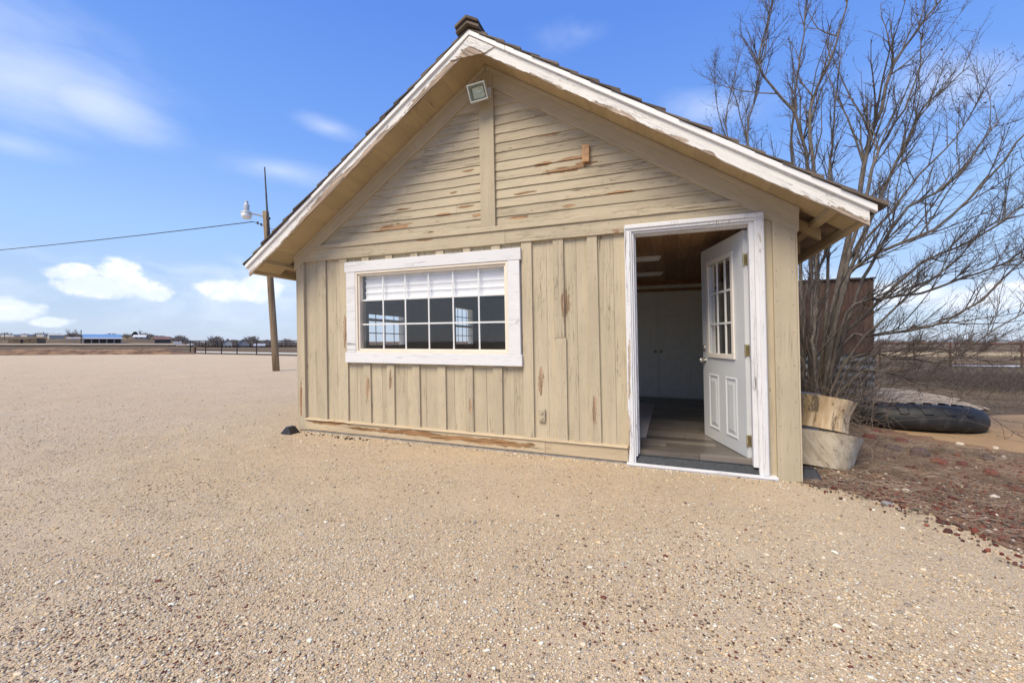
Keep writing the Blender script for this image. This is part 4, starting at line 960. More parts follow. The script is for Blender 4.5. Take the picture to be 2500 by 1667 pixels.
def big_tree():
    D0 = 7.0
    stems = [  # photo columns and rows with the distance of each point, trunk radius
        ([(1985, 990, 7.0), (1990, 800, 7.0), (1997, 640, 7.1), (1985, 415, 7.3), (1981, 260, 7.5), (2030, 140, 7.7), (2062, 30, 7.9), (2075, -60, 8)], .062),
        ([(1975, 992, 7.1), (1982, 700, 7.3), (1968, 406, 7.6), (1941, 286, 7.7), (1880, 205, 7.8), (1852, 147, 7.8), (1872, 60, 7.9), (1890, -10, 8)], .048),
        ([(1962, 990, 7.4), (1955, 640, 7.8), (1932, 393, 8.2), (1937, 268, 8.3), (1950, 156, 8.4), (1968, 13, 8.6), (1975, -60, 8.7)], .042),
        ([(1998, 985, 7.0), (2020, 700, 7.2), (2026, 428, 7.5), (2035, 312, 7.6), (2044, 220, 7.7), (2055, 120, 7.8)], .036),
        ([(1995, 985, 6.8), (2050, 680, 6.8), (2097, 469, 6.9), (2122, 348, 7.0), (2148, 268, 7.0), (2183, 156, 7.1), (2230, 85, 7.2), (2295, -5, 7.3), (2330, -60, 7.4)], .060),
        ([(2002, 985, 6.7), (2070, 640, 6.6), (2125, 440, 6.6), (2145, 360, 6.7), (2200, 280, 6.7), (2240, 180, 6.8), (2250, 90, 6.9)], .040),
        ([(1990, 985, 6.9), (2080, 640, 6.6), (2150, 480, 6.5), (2182, 411, 6.5), (2226, 312, 6.4), (2249, 268, 6.4), (2310, 215, 6.4), (2369, 160, 6.4)], .038),
        ([(2005, 985, 6.6), (2085, 740, 6.2), (2130, 640, 6.0), (2215, 513, 5.8), (2325, 446, 5.7), (2396, 348, 5.6), (2440, 300, 5.6)], .036),
        ([(2000, 985, 6.6), (2060, 720, 6.2), (2100, 640, 6.0), (2280, 558, 5.7), (2396, 455, 5.5), (2499, 335, 5.3), (2560, 270, 5.2)], .038),
        ([(2010, 975, 6.6), (2060, 780, 6.2), (2130, 729, 5.9), (2251, 716, 5.6), (2378, 672, 5.4), (2499, 624, 5.2), (2580, 590, 5.1)], .030),
        ([(2015, 970, 6.6), (2070, 830, 6.3), (2130, 818, 6.0), (2219, 806, 5.7), (2314, 783, 5.5), (2410, 720, 5.3), (2490, 646, 5.2), (2560, 560, 5.1)], .030),
        ([(2010, 978, 6.7), (2070, 880, 6.3), (2136, 863, 6.0), (2187, 873, 5.8), (2282, 885, 5.5), (2346, 863, 5.4), (2378, 834, 5.3), (2499, 761, 5.1), (2600, 700, 5.0)], .026),
        ([(1995, 985, 6.8), (2040, 850, 6.5), (2110, 770, 6.1), (2250, 640, 5.8), (2370, 590, 5.6), (2500, 500, 5.5), (2600, 440, 5.4)], .034),
        ([(1990, 985, 6.9), (2020, 780, 6.7), (2070, 640, 6.6), (2170, 520, 6.5), (2270, 400, 6.5), (2340, 330, 6.5), (2396, 225, 6.5)], .034),
        ([(1955, 985, 7.8), (1900, 560, 9.0), (1825, 353, 9.8), (1847, 223, 10.0), (1874, 89, 10.2), (1887, 0, 10.3)], .040),
        ([(1952, 985, 8.0), (1880, 560, 9.4), (1822, 345, 10.0), (1795, 240, 10.1), (1757, 180, 10.2)], .030),
        ([(1950, 985, 8.0), (1850, 540, 9.6), (1774, 326, 10.2), (1785, 223, 10.3), (1811, 120, 10.4)], .028),
        ([(1950, 985, 8.0), (1850, 560, 9.6), (1772, 330, 10.2), (1750, 250, 10.3), (1742, 150, 10.4)], .020),
        ([(2000, 990, 6.5), (1985, 850, 6.4), (1990, 700, 6.5), (2000, 560, 6.7)], .040),
        ([(1968, 990, 6.9), (1960, 850, 6.9), (1968, 720, 7.0), (1990, 600, 7.1)], .028),
        ([(2020, 990, 6.3), (2110, 905, 5.9), (2220, 925, 5.5), (2330, 960, 5.1), (2440, 1010, 4.9)], .016),
        ([(2015, 985, 6.5), (2120, 870, 6.0), (2270, 850, 5.6), (2400, 880, 5.3), (2520, 870, 5.1)], .016),
        ([(2010, 985, 6.4), (2090, 850, 6.0), (2200, 740, 5.6), (2330, 640, 5.3), (2420, 545, 5.1), (2510, 520, 5.0)], .022),
    ]
    t = thing('bare_tree', 'big leafless many-stemmed tree spreading its grey branches beside the house', 'tree', at(1985, 7.0, 0))
    base = np.array(t.location); mb = MB(); n = 17; SP = []; KR = .82; SR = []
    for ctl, r in stems:
        P = spline([tuple(at3(*c)) for c in ctl], n)
        P[1:-1] += rng.normal(0, .012, (n - 2, 3)); P[:2, 2] = [-.06, max(.1, P[1, 2])]
        rr = [KR * r * (1.25 if k == 0 else 1.0) * (1 - .88 * (k / (n - 1)) ** .8) + .003 for k in range(n)]
        mb.tube([tuple(p - base) for p in P], rr, 8); SP.append(P); SR.append(r)
    mb.build('trunk', M_bark, t, smooth=True)
    SP = np.array(SP); SR = np.array(SR)
    ls = np.clip(SR / .04, .5, 1.2)
    Q1, r1, L1 = keep_clear(*shoots(SP, SR, 18, .45, 1.9, .50, .28, .22, 5, .09, .42, ls), in_house)
    Q2, r2, L2 = keep_clear(*shoots(Q1, r1, 9, .15, .62, .65, .18, .12, 4, .2, .55), in_house)
    Q3, r3, L3 = keep_clear(*shoots(Q2, r2, 3, .05, .20, .7, .1, .15, 3, .25, .6), in_house)
    rz = lambda r, lo: np.maximum(r, lo)
    for Q, r, lo, nm, mt in ((Q1, r1, .0045, 'branch', M_bark), (Q2, r2, .0024, 'twig', M_twig), (Q3, r3, .0016, 'twiglet', M_twig)):
        kk = Q.shape[1]; o = strands(nm, [Q[:, i] - base for i in range(kk)], [rz(r * (1 - .75 * i / (kk - 1)), lo * (1 - .4 * i / (kk - 1))) for i in range(kk)], mt, t); tag(o, kind='stuff')
    # buds and last dry leaves on the upper stems
    m = (Q2[:, -1, 2] > 3.2) | (rng.random(len(Q2)) < .16); src = Q3[rng.integers(0, len(Q3), 4200)]
    hi = np.clip((src[:, 0, 2] - 2.2) / 4.5, .06, 1); src = src[rng.random(len(src)) < hi]
    cl = (field_noise(src[:, 0, :2] + src[:, 0, 2:3] * .7, 1.4) > -.3); src = src[cl]; c = src[:, -1] - base; k = len(c)
    u = unit(rng.normal(size=(k, 3))) * rng.uniform(.008, .021, (k, 1)); w = unit(rng.normal(size=(k, 3))) * rng.uniform(.006, .014, (k, 1)); q = unit(rng.normal(size=(k, 3))) * .006
    V = np.stack([c - u, c - w + q, c + u, c + w + q], 1).reshape(-1, 3); F = np.arange(4 * k).reshape(-1, 4)
    me = raw_mesh('dry_leaves', V, F); me.materials.append(M_bud); o = bpy.data.objects.new('dry_leaves', me); COL.objects.link(o); o.parent = t; tag(o, kind='stuff')
big_tree()
def tangle(name, label, spots, n, lmin, lmax, up, mat, rad=.003, parent=None, spread=.25, extra=5):   # wild canes from a few roots
    k = 7; src = np.array(spots)[rng.integers(0, len(spots), n)] + np.stack([rng.normal(0, spread, n), rng.normal(0, spread, n), np.zeros(n)], 1)
    dd = unit(np.stack([rng.normal(.25, .6, n), rng.normal(-.15, .5, n), np.abs(rng.normal(up, .35, n))], 1)); L = rng.uniform(lmin, lmax, n)
    Q = np.empty((n, k + 1, 3)); Q[:, 0] = src
    for i in range(1, k + 1):
        dd = unit(dd + rng.normal(0, .16, (n, 3)) + np.array([[0, 0, -.13]])); Q[:, i] = Q[:, i - 1] + dd * (L / k)[:, None]; Q[:, i, 2] = np.maximum(Q[:, i, 2], .015)
    m = in_house(Q); Q = Q[m]; L = L[m]; r = rng.uniform(.6, 1.3, len(Q)) * rad
    S1, rs, _ = keep_clear(*shoots(Q, r, extra, .08, .35, .7, .05, .2, 3, .25, .6), in_house)
    root = thing(name, label, 'brush', tuple(spots[0])); b0 = np.array(spots[0], float)
    o = strands('cane', [Q[:, i] - b0 for i in range(k + 1)], [np.maximum(r * (1 - .7 * i / k), .0012) for i in range(k + 1)], mat, root); tag(o, kind='stuff')
    o = strands('side_shoot', [S1[:, i] - b0 for i in range(4)], [np.maximum(rs * (1 - .6 * i / 3), .0011) for i in range(4)], mat, root); tag(o, kind='stuff')
V3 = lambda v: (v[0], v[1], v[2])
tangle('dead_brush', 'tangle of pale dead canes at the foot of the bare tree above the logs', [V3(at(2020, 6.1, 0)), V3(at(2060, 5.9, 0)), V3(at(2000, 6.6, 0)), V3(at(2080, 6.6, 0))], 260, .5, 1.5, .75, M_sucker, .0032)
tangle('dead_brush', 'thicket of thin dead stems between the tyre and the pipe fence', [V3(at(2390, 10.2, 0)), V3(at(2450, 9.8, 0)), V3(at(2520, 9.4, 0)), V3(at(2280, 11, 0)), V3(at(2430, 11, 0)), V3(at(2350, 13, 0)), V3(at(2500, 13, 0)), V3(at(2600, 10, 0)), V3(at(2240, 13, 0))], 1300, .4, 1.2, .8, M_twig, .003, spread=.8, extra=4)
tangle('dead_brush', 'upright thicket of thin brown suckers crowding the trunk of the bare tree', [V3(at(1985, 6.7, 0)), V3(at(2030, 6.8, 0)), V3(at(2060, 7.0, 0)), V3(at(1965, 6.9, 0))], 260, 1.0, 2.6, 1.7, M_twig, .0034, spread=.16, extra=6)
tangle('dead_brush', 'low clump of dead stems beside the wide grey log', [V3(at(2085, 4.3, 0)), V3(at(2120, 4.0, 0))], 60, .15, .55, .5, M_sucker, .0018, spread=.12, extra=3)
def twig_piece():
    mb = MB(); mb.tube([(0, 0, .01), (.12, .03, .03), (.26, .02, .05), (.38, .05, .10)], [.005, .0045, .0035, .002], 5); mb.tube([(.15, .03, .033), (.19, .02, .12), (.17, .01, .22)], [.003, .0025, .0015], 5); mb.tube([(.22, .02, .045), (.34, -.03, .045), (.45, -.04, .05)], [.003, .002, .0015], 5)
    o = mb.build('fallen_twig', M_sucker, smooth=True); o.location = gnd(2090, 1160); o.rotation_euler.z = .5; tag(o, 'pale forked fallen twig lying on the red cinders right of the logs', 'twig')
twig_piece()
# rocks one can count on the cinder bed
M_rock = {}
for nm, c0 in (('dark_red_rock', (.15, .055, .042)), ('brick_red_rock', (.20, .075, .05)), ('purple_grey_rock', (.13, .09, .078)), ('cream_rock', (.62, .54, .42)), ('grey_rock', (.30, .29, .28))): M_rock[nm] = plain(nm, c0, .95, var=.35, scale=14, bump=.8)
ROCKS = [(2122, 1072, .11, 'dark_red_rock', 'dark red lava rock nearest the tyre front'), (2200, 1080, .10, 'dark_red_rock', 'flat dark red rock below the middle of the tyre'), (2180, 1100, .12, 'purple_grey_rock', 'purple grey rock half buried among the cinders'), (2245, 1112, .13, 'purple_grey_rock', 'long purple grey rock slab on the mulch'),
         (2292, 1130, .10, 'brick_red_rock', 'broad brick red rock in the middle of the cinder bed'), (2338, 1113, .055, 'brick_red_rock', 'small bright red rock below the right end of the tyre'), (2350, 1136, .07, 'dark_red_rock', 'rounded dark red rock beside the bright red ones'), (2343, 1086, .055, 'cream_rock', 'cream stone lying below the tyre end'),
         (2430, 1095, .045, 'cream_rock', 'flat cream stone on the sandy edge at the right'), (2410, 1122, .10, 'purple_grey_rock', 'wide purple rock near the right edge'), (2420, 1160, .085, 'brick_red_rock', 'rusty red rock low in the bed by the right edge'), (2140, 1055, .09, 'dark_red_rock', 'rounded red brown rock between the logs and the tyre'),
         (2165, 1232, .05, 'grey_rock', 'small dark grey stone at the gravel border'), (2448, 1316, .035, 'brick_red_rock', 'little orange red stone at the bottom edge of the bed'), (2190, 1197, .03, 'cream_rock', 'bright white pebble on the bare soil patch'), (2212, 1200, .045, 'cream_rock', 'white quartz stone near the gravel border'), (2485, 1200, .06, 'dark_red_rock', 'red rock at the extreme right of the bed'), (2062, 1220, .028, 'cream_rock', 'white pebble near the house corner')]
for px, py, s_, nm, lab in ROCKS:
    V, F = ico(4); mb = MB(); mb.add([tuple(v) for v in V], [tuple(f) for f in F]); o = mb.build('rock', M_rock[nm], smooth=True); add_noise(o, .30, 1.1 + random.random()); add_noise(o, .10, 3.5)
    p = gnd(px, py); o.location = (p.x, p.y, s_ * .12); s_ *= .62; o.scale = (s_ * random.uniform(.9, 1.3), s_ * random.uniform(.7, 1), s_ * random.uniform(.6, .85)); o.rotation_euler.z = random.uniform(0, 6.28); tag(o, lab, 'rock', 'rocks on the cinder bed')
# ------------------------------------------------------------------ pipe fences, pole, wires
M_pipe = plain('dark_steel_pipe', (.035, .025, .022), .6, .3, .3); M_rustpipe = plain('rusty_pipe', (.13, .065, .045), .85, .2, .4, 6)
def pipe_fence(name, label, posts, hgt, r, mat, rails):
    t = thing(name, label, 'fence', tuple(posts[0])); b0 = Vector(posts[0])
    for p in posts: MB().tube([Vector(p) - b0 + Vector((0, 0, -.1)), Vector(p) - b0 + Vector((0, 0, hgt))], r, 8).build('post', mat, t, smooth=False)
    for z, rr in rails: MB().tube([Vector(p) - b0 + Vector((0, 0, z)) for p in posts], rr, 6).build('rail', mat, t)
fp = [at(px, 40.5 - (px - 464.6) * .0255, 0) for px in (464.6, 502, 540.5, 578.7, 626.5, 676, 727)]
pipe_fence('pipe_fence', 'dark steel pipe fence along the far edge of the gravel left of the house', fp, 1.22, .045, M_pipe, [(1.22, .045)])
ang = [at(px, dd, -.02) for px, dd in ((2148, 22.0), (2232, 20.9), (2320, 20.0), (2495, 18.4), (2660, 17.2), (2850, 16.2))]
pipe_fence('pipe_fence', 'rusty brown pipe fence across the field behind the bare tree', ang, 1.09, .045, M_rustpipe, [(1.09, .05), (.80, .012), (.52, .012), (.26, .012)])
ob = MB().tube([at(px, 43.0 - (px - 476) * .026, .07) for px in (478, 560, 640, 735)], .065, 10).build('irrigation_pipe', plain('white_pipe', (.72, .72, .70), .6, var=.1)); tag(ob, 'long white irrigation pipe lying behind the dark pipe fence', 'pipe')
ob = MB().lathe([(.11, -.1), (.10, .3), (.11, .62), (.07, .66)], (0, 0, 0), 10).build('stub_post', M_rustpipe); ob.location = at(476, 42, 0); tag(ob, 'short thick rusty post beside the first dark fence post', 'post')
def pole():
    m, g, b = material('weathered_pole'); v = g.coord(); x, y, z = g.xyz(v); n = g.noise(g.map(v, (1, 1, .05)), 14, 5, .6)
    col = g.mix(g.step(n, .3, .7), (.15, .105, .065), (.31, .225, .135)); ck = g.step(g.math('ABSOLUTE', g.noise(g.map(v, (1, 1, .03)), 5, 2) - .5), .012, .003)
    g.put(b.inputs['Base Color'], g.mix(ck, col, (.05, .035, .02))); b.inputs['Roughness'].default_value = .9; g.put(b.inputs['Normal'], g.bump(n, .4, .02))
    B = at3(675, 905, 16.4); T = at3(648.5, 516, 16.25); t = thing('utility_pole', 'leaning brown wooden utility pole with a yard lamp rising from the gravel', 'utility pole', (B.x, B.y, 0))
    b0 = Vector((B.x, B.y, 0)); P = [b0 + (T - b0) * (k / 6) - b0 for k in range(7)]; P[0].z = -.2
    MB().tube(P, [.130, .127, .124, .121, .118, .115, .112], 14).build('pole', m, t, smooth=True)
    Mg = plain('galvanised_pipe', (.20, .20, .21), .5, .6, .15)
    j = T - b0
    MB().tube([at3(655, 600, 16.1) - b0, at3(652.5, 520, 16.0) - b0, at3(646, 408, 16.2) - b0], [.035, .035, .022], 8).tube([at3(652, 532, 16.05) - b0, at3(658, 533, 16.0) - b0], .05, 8).build('mast_pipe', plain('weathered_mast', (.06, .055, .055), .6, .4, .5, 5), t)
    A, L = at3(650, 530, 16.2) - b0, at3(602, 519, 16.5) - b0
    arm = MB().tube([A, A * .5 + L * .5 + Vector((0, 0, .02)), L], .028, 8).build('lamp_arm', Mg, t)
    lamp = MB().lathe([(.09, .05), (.10, .10), (.10, .30), (.08, .33), (.05, .40), (.06, .41), (.055, .46), (.0, .47)], tuple(L), 16).lathe([(.10, .08), (.20, .02), (.21, -.03), (.20, -.035)], tuple(L), 20).build('yard_lamp', plain('lamp_housing', (.50, .52, .54), .5, .2, .1), t, smooth=False)
    MB().lathe([(.195, -.03), (.19, -.12), (.17, -.20), (.13, -.235), (.0, -.24)], tuple(L), 20).build('lens', plain('frosted_lens', (.78, .80, .82), .3), lamp, smooth=True)
    for k, (px, py) in enumerate(((638, 548), (629, 544))): q = at3(px, py, 16.45) - b0; MB().lathe([(.02, -.05), (.045, -.03), (.03, 0), (.045, .03), (.02, .05)], tuple(q), 8).build('insulator', M_black, t)
    MB().tube([at3(652, 556, 16.15) - b0, at3(638, 548, 16.4) - b0, at3(618, 541, 16.7) - b0], .013, 6).build('wire_tie', M_black, t)
    def wire(name, label, a, b_, sag, r):
        pts = [a.lerp(b_, k / 24) - Vector((0, 0, sag * 4 * (k / 24) * (1 - k / 24))) for k in range(25)]
        o = MB().tube([p - a for p in pts], r, 6).build(name, M_black); o.location = a; tag(o, label, 'wire')
    wire('power_line', 'dark power line sagging from the pole out to the left', at3(618, 541, 16.7), at3(-900, 640, 40), .9, .017)
    wire('power_line', 'thin service wire running from the pole down to the house roof', at3(652, 556, 16.1), Vector((.6, 4.0, 2.95)), .05, .010)
pole()
MB0 = MB()
# ------------------------------------------------------------------ the far farmland
def hz(px, d_): p = at(px, d_); return Vector((p.x, p.y, hill(p)))
def facing(px): p = at(px, 100); return math.atan2(p.y - CAM[1], p.x - CAM[0]) - math.pi / 2
def farm_building(name, label, px0, px1, d_, eave, ridge, depth, wall, roof, turn=0., windows=(), doors=(), over=.3, gable=False, sink=0.):
    pxm = (px0 + px1) / 2; p = hz(pxm, d_); p.z -= sink; w = (px1 - px0) / FPX * d_ * math.cos(math.atan((pxm - 1250) / FPX))
    t = thing(name, label, 'building', p, facing(pxm) + turn)
    mb = MB().box(-w / 2, w / 2, 0, depth, -.4, eave)
    if gable: mb.prism([(-w / 2, eave), (w / 2, eave), (0, ridge)], 0.001, depth - .001)
    else: mb.add([(-w / 2, 0, eave), (-w / 2, depth, eave), (-w / 2, depth / 2, ridge), (w / 2, 0, eave), (w / 2, depth, eave), (w / 2, depth / 2, ridge)], [(0, 1, 2), (3, 5, 4), (0, 2, 5, 3), (1, 4, 5, 2)])
    mb.build('wall', wall, t)
    mb = MB(); o_ = over
    if gable:
        s_ = (ridge - eave) / (w / 2)
        for sg in (-1, 1): x = sg * (w / 2 + o_); ze = eave - s_ * o_; a = [(0, -o_, ridge + .02), (x, -o_, ze + .02), (x, depth + o_, ze + .02), (0, depth + o_, ridge + .02)]; mb.add(a + [(q[0], q[1], q[2] + .2) for q in a], MB.BF)
    else:
        s_ = (ridge - eave) / (depth / 2)
        for y, sg in ((-o_, -1), (depth + o_, 1)): ze = eave - s_ * o_; a = [(-w / 2 - o_, y, ze + .02), (w / 2 + o_, y, ze + .02), (w / 2 + o_, depth / 2, ridge + .02), (-w / 2 - o_, depth / 2, ridge + .02)]; mb.add(a + [(q[0], q[1], q[2] + .2) for q in a], MB.BF)
    mb.build('roof', roof, t)
    Md = bpy.data.materials.get('dark_opening') or plain('dark_opening', (.03, .03, .032), .4)
    for (a, b_, z0, z1) in windows: MB().box(-w / 2 + w * a, -w / 2 + w * b_, -.06, -.002, z0, z1).build('window', Md, t)
    for (a, b_, z0, z1) in doors: MB().box(-w / 2 + w * a, -w / 2 + w * b_, -.06, -.002, z0, z1).build('door', Md, t)
    return t, w
mw = lambda n, c: bpy.data.materials.get(n) or plain(n, tuple(x * .82 for x in c), .8, var=.08)
t, w = farm_building('open_barn', 'long open-fronted barn with a bright blue metal roof far across the field', 205, 297, 200, 2.9, 4.5, 12, mw('tin_wall', (.36, .36, .37)), mw('blue_metal_roof', (.16, .33, .60)), .03)
MB().box(-w / 2 - 1.5, w / 2 + .4, -3.4, -.35, 2.35, 2.5).hexa([(-w / 2, -3.6, 2.3), (w / 2 + .4, -3.6, 2.3), (w / 2 + .4, -.3, 3.0), (-w / 2, -.3, 3.0), (-w / 2, -3.6, 2.45), (w / 2 + .4, -3.6, 2.45), (w / 2 + .4, -.3, 3.15), (-w / 2, -.3, 3.15)]).build('porch_roof', mw('grey_tin_roof', (.42, .43, .46)), t)
for k in range(6): x = -w / 2 + w * k / 5; MB().box(x - .12, x + .12, -3.4, -3.2, -.4, 2.3).build('post', mw('tin_wall', (.36, .36, .37)), t)
for k in range(5): x = -w / 2 + w * k / 5; MB().box(x + .3, x + w / 5 - .3, -.08, -.003, 0, 2.2).build('bay_opening', mw('dark_opening', (.03, .03, .032)), t)
MB().hexa([(-w / 2 - 5.6, -2.5, 2.4), (-w / 2 - .4, -2.5, 2.4), (-w / 2 - .4, 9, 3.0), (-w / 2 - 5.6, 9, 3.0), (-w / 2 - 5.6, -2.5, 2.55), (-w / 2 - .4, -2.5, 2.55), (-w / 2 - .4, 9, 3.15), (-w / 2 - 5.6, 9, 3.15)]).build('lean_to_roof', mw('grey_tin_roof', (.42, .43, .46)), t)
for x in (-5.4, -3, -.6): MB().box(-w / 2 + x - .12, -w / 2 + x + .12, -2.3, -2.1, -.4, 2.4).build('post', mw('tin_wall', (.36, .36, .37)), t)
farm_building('farm_shed', 'plain beige metal shed on the rise left of the blue roofed barn', 120, 157, 300, 2.6, 3.4, 9, mw('beige_tin', (.52, .49, .44)), mw('beige_roof', (.58, .56, .53)), .1)
farm_building('farm_house', 'white roofed farmhouse on the rise between two dark trees', 324, 356, 285, 1.6, 3.0, 7, mw('house_wall', (.40, .36, .31)), mw('white_roof', (.74, .74, .75)), -.2, [(.2, .35, .6, 1.3), (.6, .75, .6, 1.3)])
farm_building('dark_barn', 'dark barn with a reddish brown roof right of the white roofed farmhouse', 378, 417, 205, 2.0, 3.3, 7, mw('dark_tin', (.085, .08, .085)), mw('redbrown_roof', (.22, .12, .10)), .05, doors=[(.05, .3, 0, 1.6)])
t, w = farm_building('white_box_shed', 'low white box-shaped shed near the end of the dirt berm', 423, 443.5, 112, .82, .86, 1.6, mw('white_panel', (.74, .74, .73)), mw('white_roof', (.74, .74, .75)), .02, over=.03)
farm_building('gabled_house', 'pale steep-gabled house seen through the pipe fence left of the pole', 545, 567, 215, 2.8, 5.2, 8, mw('pale_siding', (.55, .55, .53)), mw('grey_shingle', (.20, .195, .20)), .0, [(.2, .4, .5, 1.6), (.6, .8, .5, 1.6)], gable=True)
farm_building('gabled_house', 'wide grey house with a dark roof seen through the pipe fence', 579, 609, 225, 2.3, 5.0, 8, mw('grey_siding', (.34, .35, .36)), mw('grey_shingle', (.20, .195, .20)), .05, [(.1, .25, .4, 1.4), (.7, .85, .4, 1.4)], gable=True)
farm_building('low_house', 'low white house far behind the pipe fence just left of the utility pole', 620, 646, 205, 1.4, 2.4, 6, mw('white_panel', (.74, .74, .73)), mw('bluegrey_roof', (.40, .43, .47)), -.05, [(.15, .3, .4, 1.0), (.65, .8, .4, 1.0)])
def far_car():
    t = thing('parked_car', 'white parked car at the left end of the dark pipe fence', 'car', hz(463, 118), YAW)
    MB().prism([(-.75, .28), (.75, .28), (.78, .55), (.45, .60), (.25, .88), (-.45, .88), (-.72, .60), (-.78, .5)], 0, .7).build('body', mw('white_panel', (.74, .74, .73)), t, bevel=.04)
    MB().prism([(-.60, .62), (.36, .62), (.2, .83), (-.42, .83)], -.01, .71).build('window', mw('dark_opening', (.03, .03, .032)), t)
    for x in (-.45, .45): MB().tube([(x, -.02, .2), (x, .72, .2)], .2, 12).build('wheel', M_black, t)
far_car()
for k, (a, b_, h_, lab) in enumerate(((19, 49, 2.2, 'brown haystack at the left edge of the field'), (57, 90, 2.6, 'taller brown haystack beside the first one'))):
    p = hz((a + b_) / 2, 205); w = (b_ - a) / FPX * 205; V = []
    o = MB(); 
    for ix in range(9):
        for iz in range(4): x = -w / 2 + w * ix / 9; o.box(x + .02, x + w / 9 - .02, random.uniform(-.15, .1), 4, h_ * iz / 4 + .02, h_ * (iz + 1) / 4 - random.uniform(0, .1) - (.3 * random.random() if iz == 3 else 0))
    o = o.build('haystack', mw('old_hay', (.15, .11, .07))); o.location = p; o.rotation_euler.z = YAW; tag(o, lab, 'haystack', 'haystacks in the field')
for px, d_, h_, lab in ((198, 190, 6.4, 'thin dark pole standing in front of the blue roofed barn'), (286, 215, 3.6, 'short pole at the right end of the blue roofed barn'), (11, 300, 4.5, 'thin far pole at the left edge')):
    o = MB().tube([(0, 0, -.3), (0, 0, h_)], .16, 6).box(-.5, .5, -.08, .08, h_ - .5, h_ - .35).build('far_pole', M_pipe); o.location = hz(px, d_); tag(o, lab, 'pole')
def far_tree(name, label, px, d_, h_, w, mat, dense=1., group=None, trunkh=.25, trunk=True, base=None):
    p = base or hz(px, d_); t = thing(name, label, 'tree', p, 0, group); n = int(90 * dense)
    a = rng.uniform(0, 2 * np.pi, 10); P = []
    for i in range(10):
        sp = spline([(0, 0, -.1), (.06 * w * math.cos(a[i]), .06 * w * math.sin(a[i]), h_ * trunkh), (.28 * w * math.cos(a[i]), .28 * w * math.sin(a[i]), h_ * rng.uniform(.5, .7)), (.5 * w * math.cos(a[i]) * rng.uniform(.3, 1), .5 * w * math.sin(a[i]) * rng.uniform(.3, 1), h_ * rng.uniform(.75, 1.0))], 8); P.append(sp)
    P = np.array(P); mb = MB()
    for q in P: mb.tube([tuple(x) for x in q], [h_ * .018 * (1 - .8 * k / 7) for k in range(8)], 5)
    mb.build('trunk', M_bark, t)
    Q1, r1, _ = shoots(P, np.full(10, h_ * .012), int(14 * dense), h_ * .12, h_ * .35, .7, .15, .3, 4, .2, .5)
    Q2, r2, _ = shoots(Q1, r1, 8, h_ * .05, h_ * .18, .7, .1, .1, 3, .25, .6)
    for Q, r, nm in ((Q1, r1, 'branch'), (Q2, r2, 'twig')):
        k = Q.shape[1]; tag(strands(nm, [Q[:, i] for i in range(k)], [np.maximum(r * (1 - .6 * i / (k - 1)), h_ * .0012) for i in range(k)], mat, t), kind='stuff')
    return t
far_tree('bare_bush', 'round bare brown bush left of the bigger one beyond the right pipe fence', 2262, 46, 2.0, 5.0, M_twig, 1.4, 'bare bushes beyond the fence', .1, base=at(2262, 46, -.1))
far_tree('bare_bush', 'widest bare brown bush beyond the right pipe fence', 2388, 46, 2.35, 6.0, M_twig, 1.6, 'bare bushes beyond the fence', .1, base=at(2388, 46, -.1))
far_tree('bare_tree', 'lone bare tree behind the blue roofed barn', 176, 290, 7.0, 8, M_bark, 1., 'far bare trees')
far_tree('bare_tree', 'thin bare tree above the white farmhouse roof', 348, 300, 6.5, 6, M_bark, .7, 'far bare trees')
far_tree('bare_tree', 'bushy bare tree just left of the white roofed farmhouse', 311, 290, 4.2, 5, M_bark, 1., 'far bare trees')
far_tree('bare_tree', 'small bare tree between the farmhouse and the dark barn', 364, 260, 4.2, 5, M_bark, .9, 'far bare trees')
far_tree('bare_tree', 'low bare tree behind the beige metal shed', 122, 320, 4.0, 7, M_bark, 1., 'far bare trees')
t = thing('evergreen_tree', 'small dark evergreen beside the white roofed farmhouse', 'tree', hz(330, 290))
MB().tube([(0, 0, -.2), (0, 0, 3.5)], .2, 6).build('trunk', M_bark, t)
k = 900; a = rng.uniform(0, 6.28, k); zz = rng.uniform(1.0, 5.2, k); rr = 1.9 * np.sqrt(rng.random(k)) * np.clip(1.15 - np.abs(zz - 3) / 2.6, .1, 1); c = np.stack([rr * np.cos(a), rr * np.sin(a), zz], 1)
u = unit(rng.normal(size=(k, 3))) * .35; w_ = unit(rng.normal(size=(k, 3))) * .3
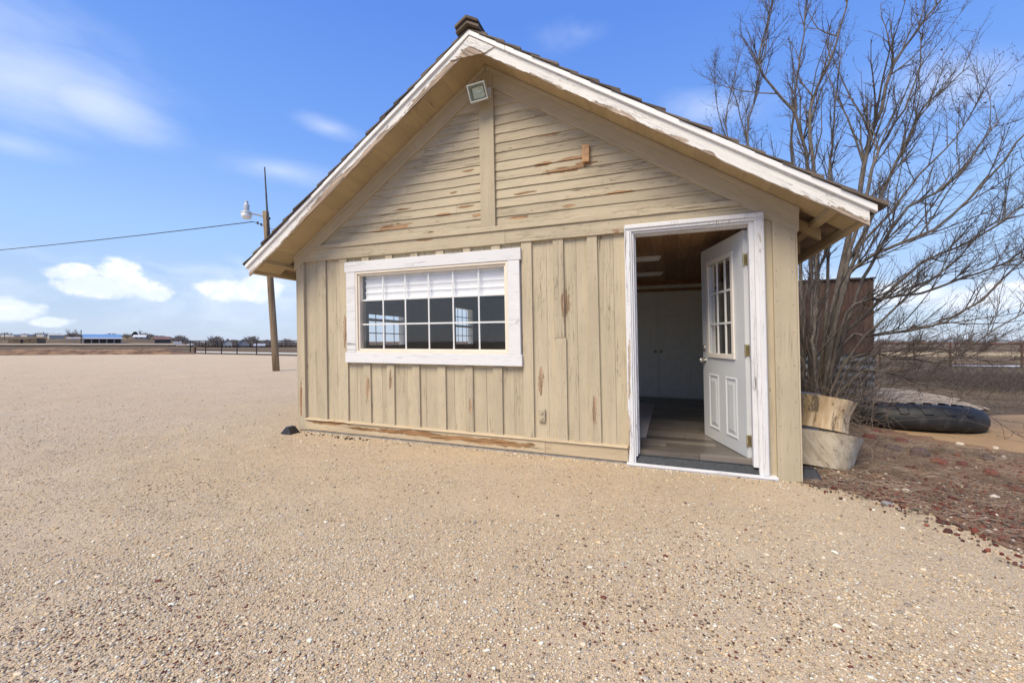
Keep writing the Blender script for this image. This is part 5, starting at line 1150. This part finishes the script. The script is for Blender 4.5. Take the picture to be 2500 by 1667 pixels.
me = raw_mesh('crown', np.stack([c - u, c - w_, c + u, c + w_], 1).reshape(-1, 3), np.arange(4 * k).reshape(-1, 4)); me.materials.append(plain('dark_needles', (.03, .04, .03), .9)); o = bpy.data.objects.new('crown', me); COL.objects.link(o); o.parent = t
def far_wood(name, spans, mat):                     # far-off woods that read as one mass
    P0, P1, P2, RR = [], [], [], []
    for px0, px1, d0, d1, h_, n in spans:
        px = rng.uniform(px0, px1, n); dd = rng.uniform(d0, d1, n); hh = h_ * rng.uniform(.35, 1.0, n) * (.75 + .35 * np.sin(px * .11) * np.sin(px * .037 + 1))
        for a, b_, c in zip(px, dd, hh):
            p = hz(a, b_); s_ = rng.normal(0, .25 * c, 2); P0.append((p.x, p.y, p.z - .3)); P1.append((p.x + s_[0] * .4, p.y + s_[1] * .4, p.z + c * .55)); P2.append((p.x + s_[0], p.y + s_[1], p.z + c)); RR.append(.10 + .02 * c)
    RR = np.array(RR); o = strands(name, [np.array(P0), np.array(P1), np.array(P2)], [RR * 1.5, RR, RR * .4], mat); tag(o, kind='stuff')
M_far = plain('far_bare_wood', (.17, .145, .135), 1., var=.3, scale=.3)
far_wood('far_woods', [(505, 660, 262, 300, 7.0, 2600), (640, 800, 262, 300, 5.5, 1500), (418, 520, 262, 300, 4.2, 1100), (-400, 190, 400, 430, 4.0, 2200), (190, 420, 400, 430, 3.0, 900), (2100, 2900, 300, 400, 4.0, 2500)], M_far)
for k, (px, d_, w, h_, lab) in enumerate(((12, 395, 8, 1.6, 'leftmost far white building on the skyline'), (28, 395, 5, 1.3, 'small far white building second from the left edge'), (58, 398, 6, 1.5, 'far white building above the tall haystack'), (98, 396, 7, 1.7, 'far white building left of the beige metal shed'), (2340, 150, 5, 1.2, 'far white building behind the widest bush'), (2440, 160, 8, 1.3, 'far white building right of the widest bush'))):
    t = thing('far_building', lab, 'building', hz(px, d_), YAW, 'far white buildings on the skyline')
    MB().box(-w / 2, w / 2, 0, 5, -.3, h_).build('wall', mw('white_panel', (.74, .74, .73)), t); MB().prism([(-w / 2 - .3, h_), (w / 2 + .3, h_), (w / 2 - .5, h_ + .7), (-w / 2 + .5, h_ + .7)], -.3, 5.3).build('roof', mw('bluegrey_roof', (.40, .43, .47)), t)
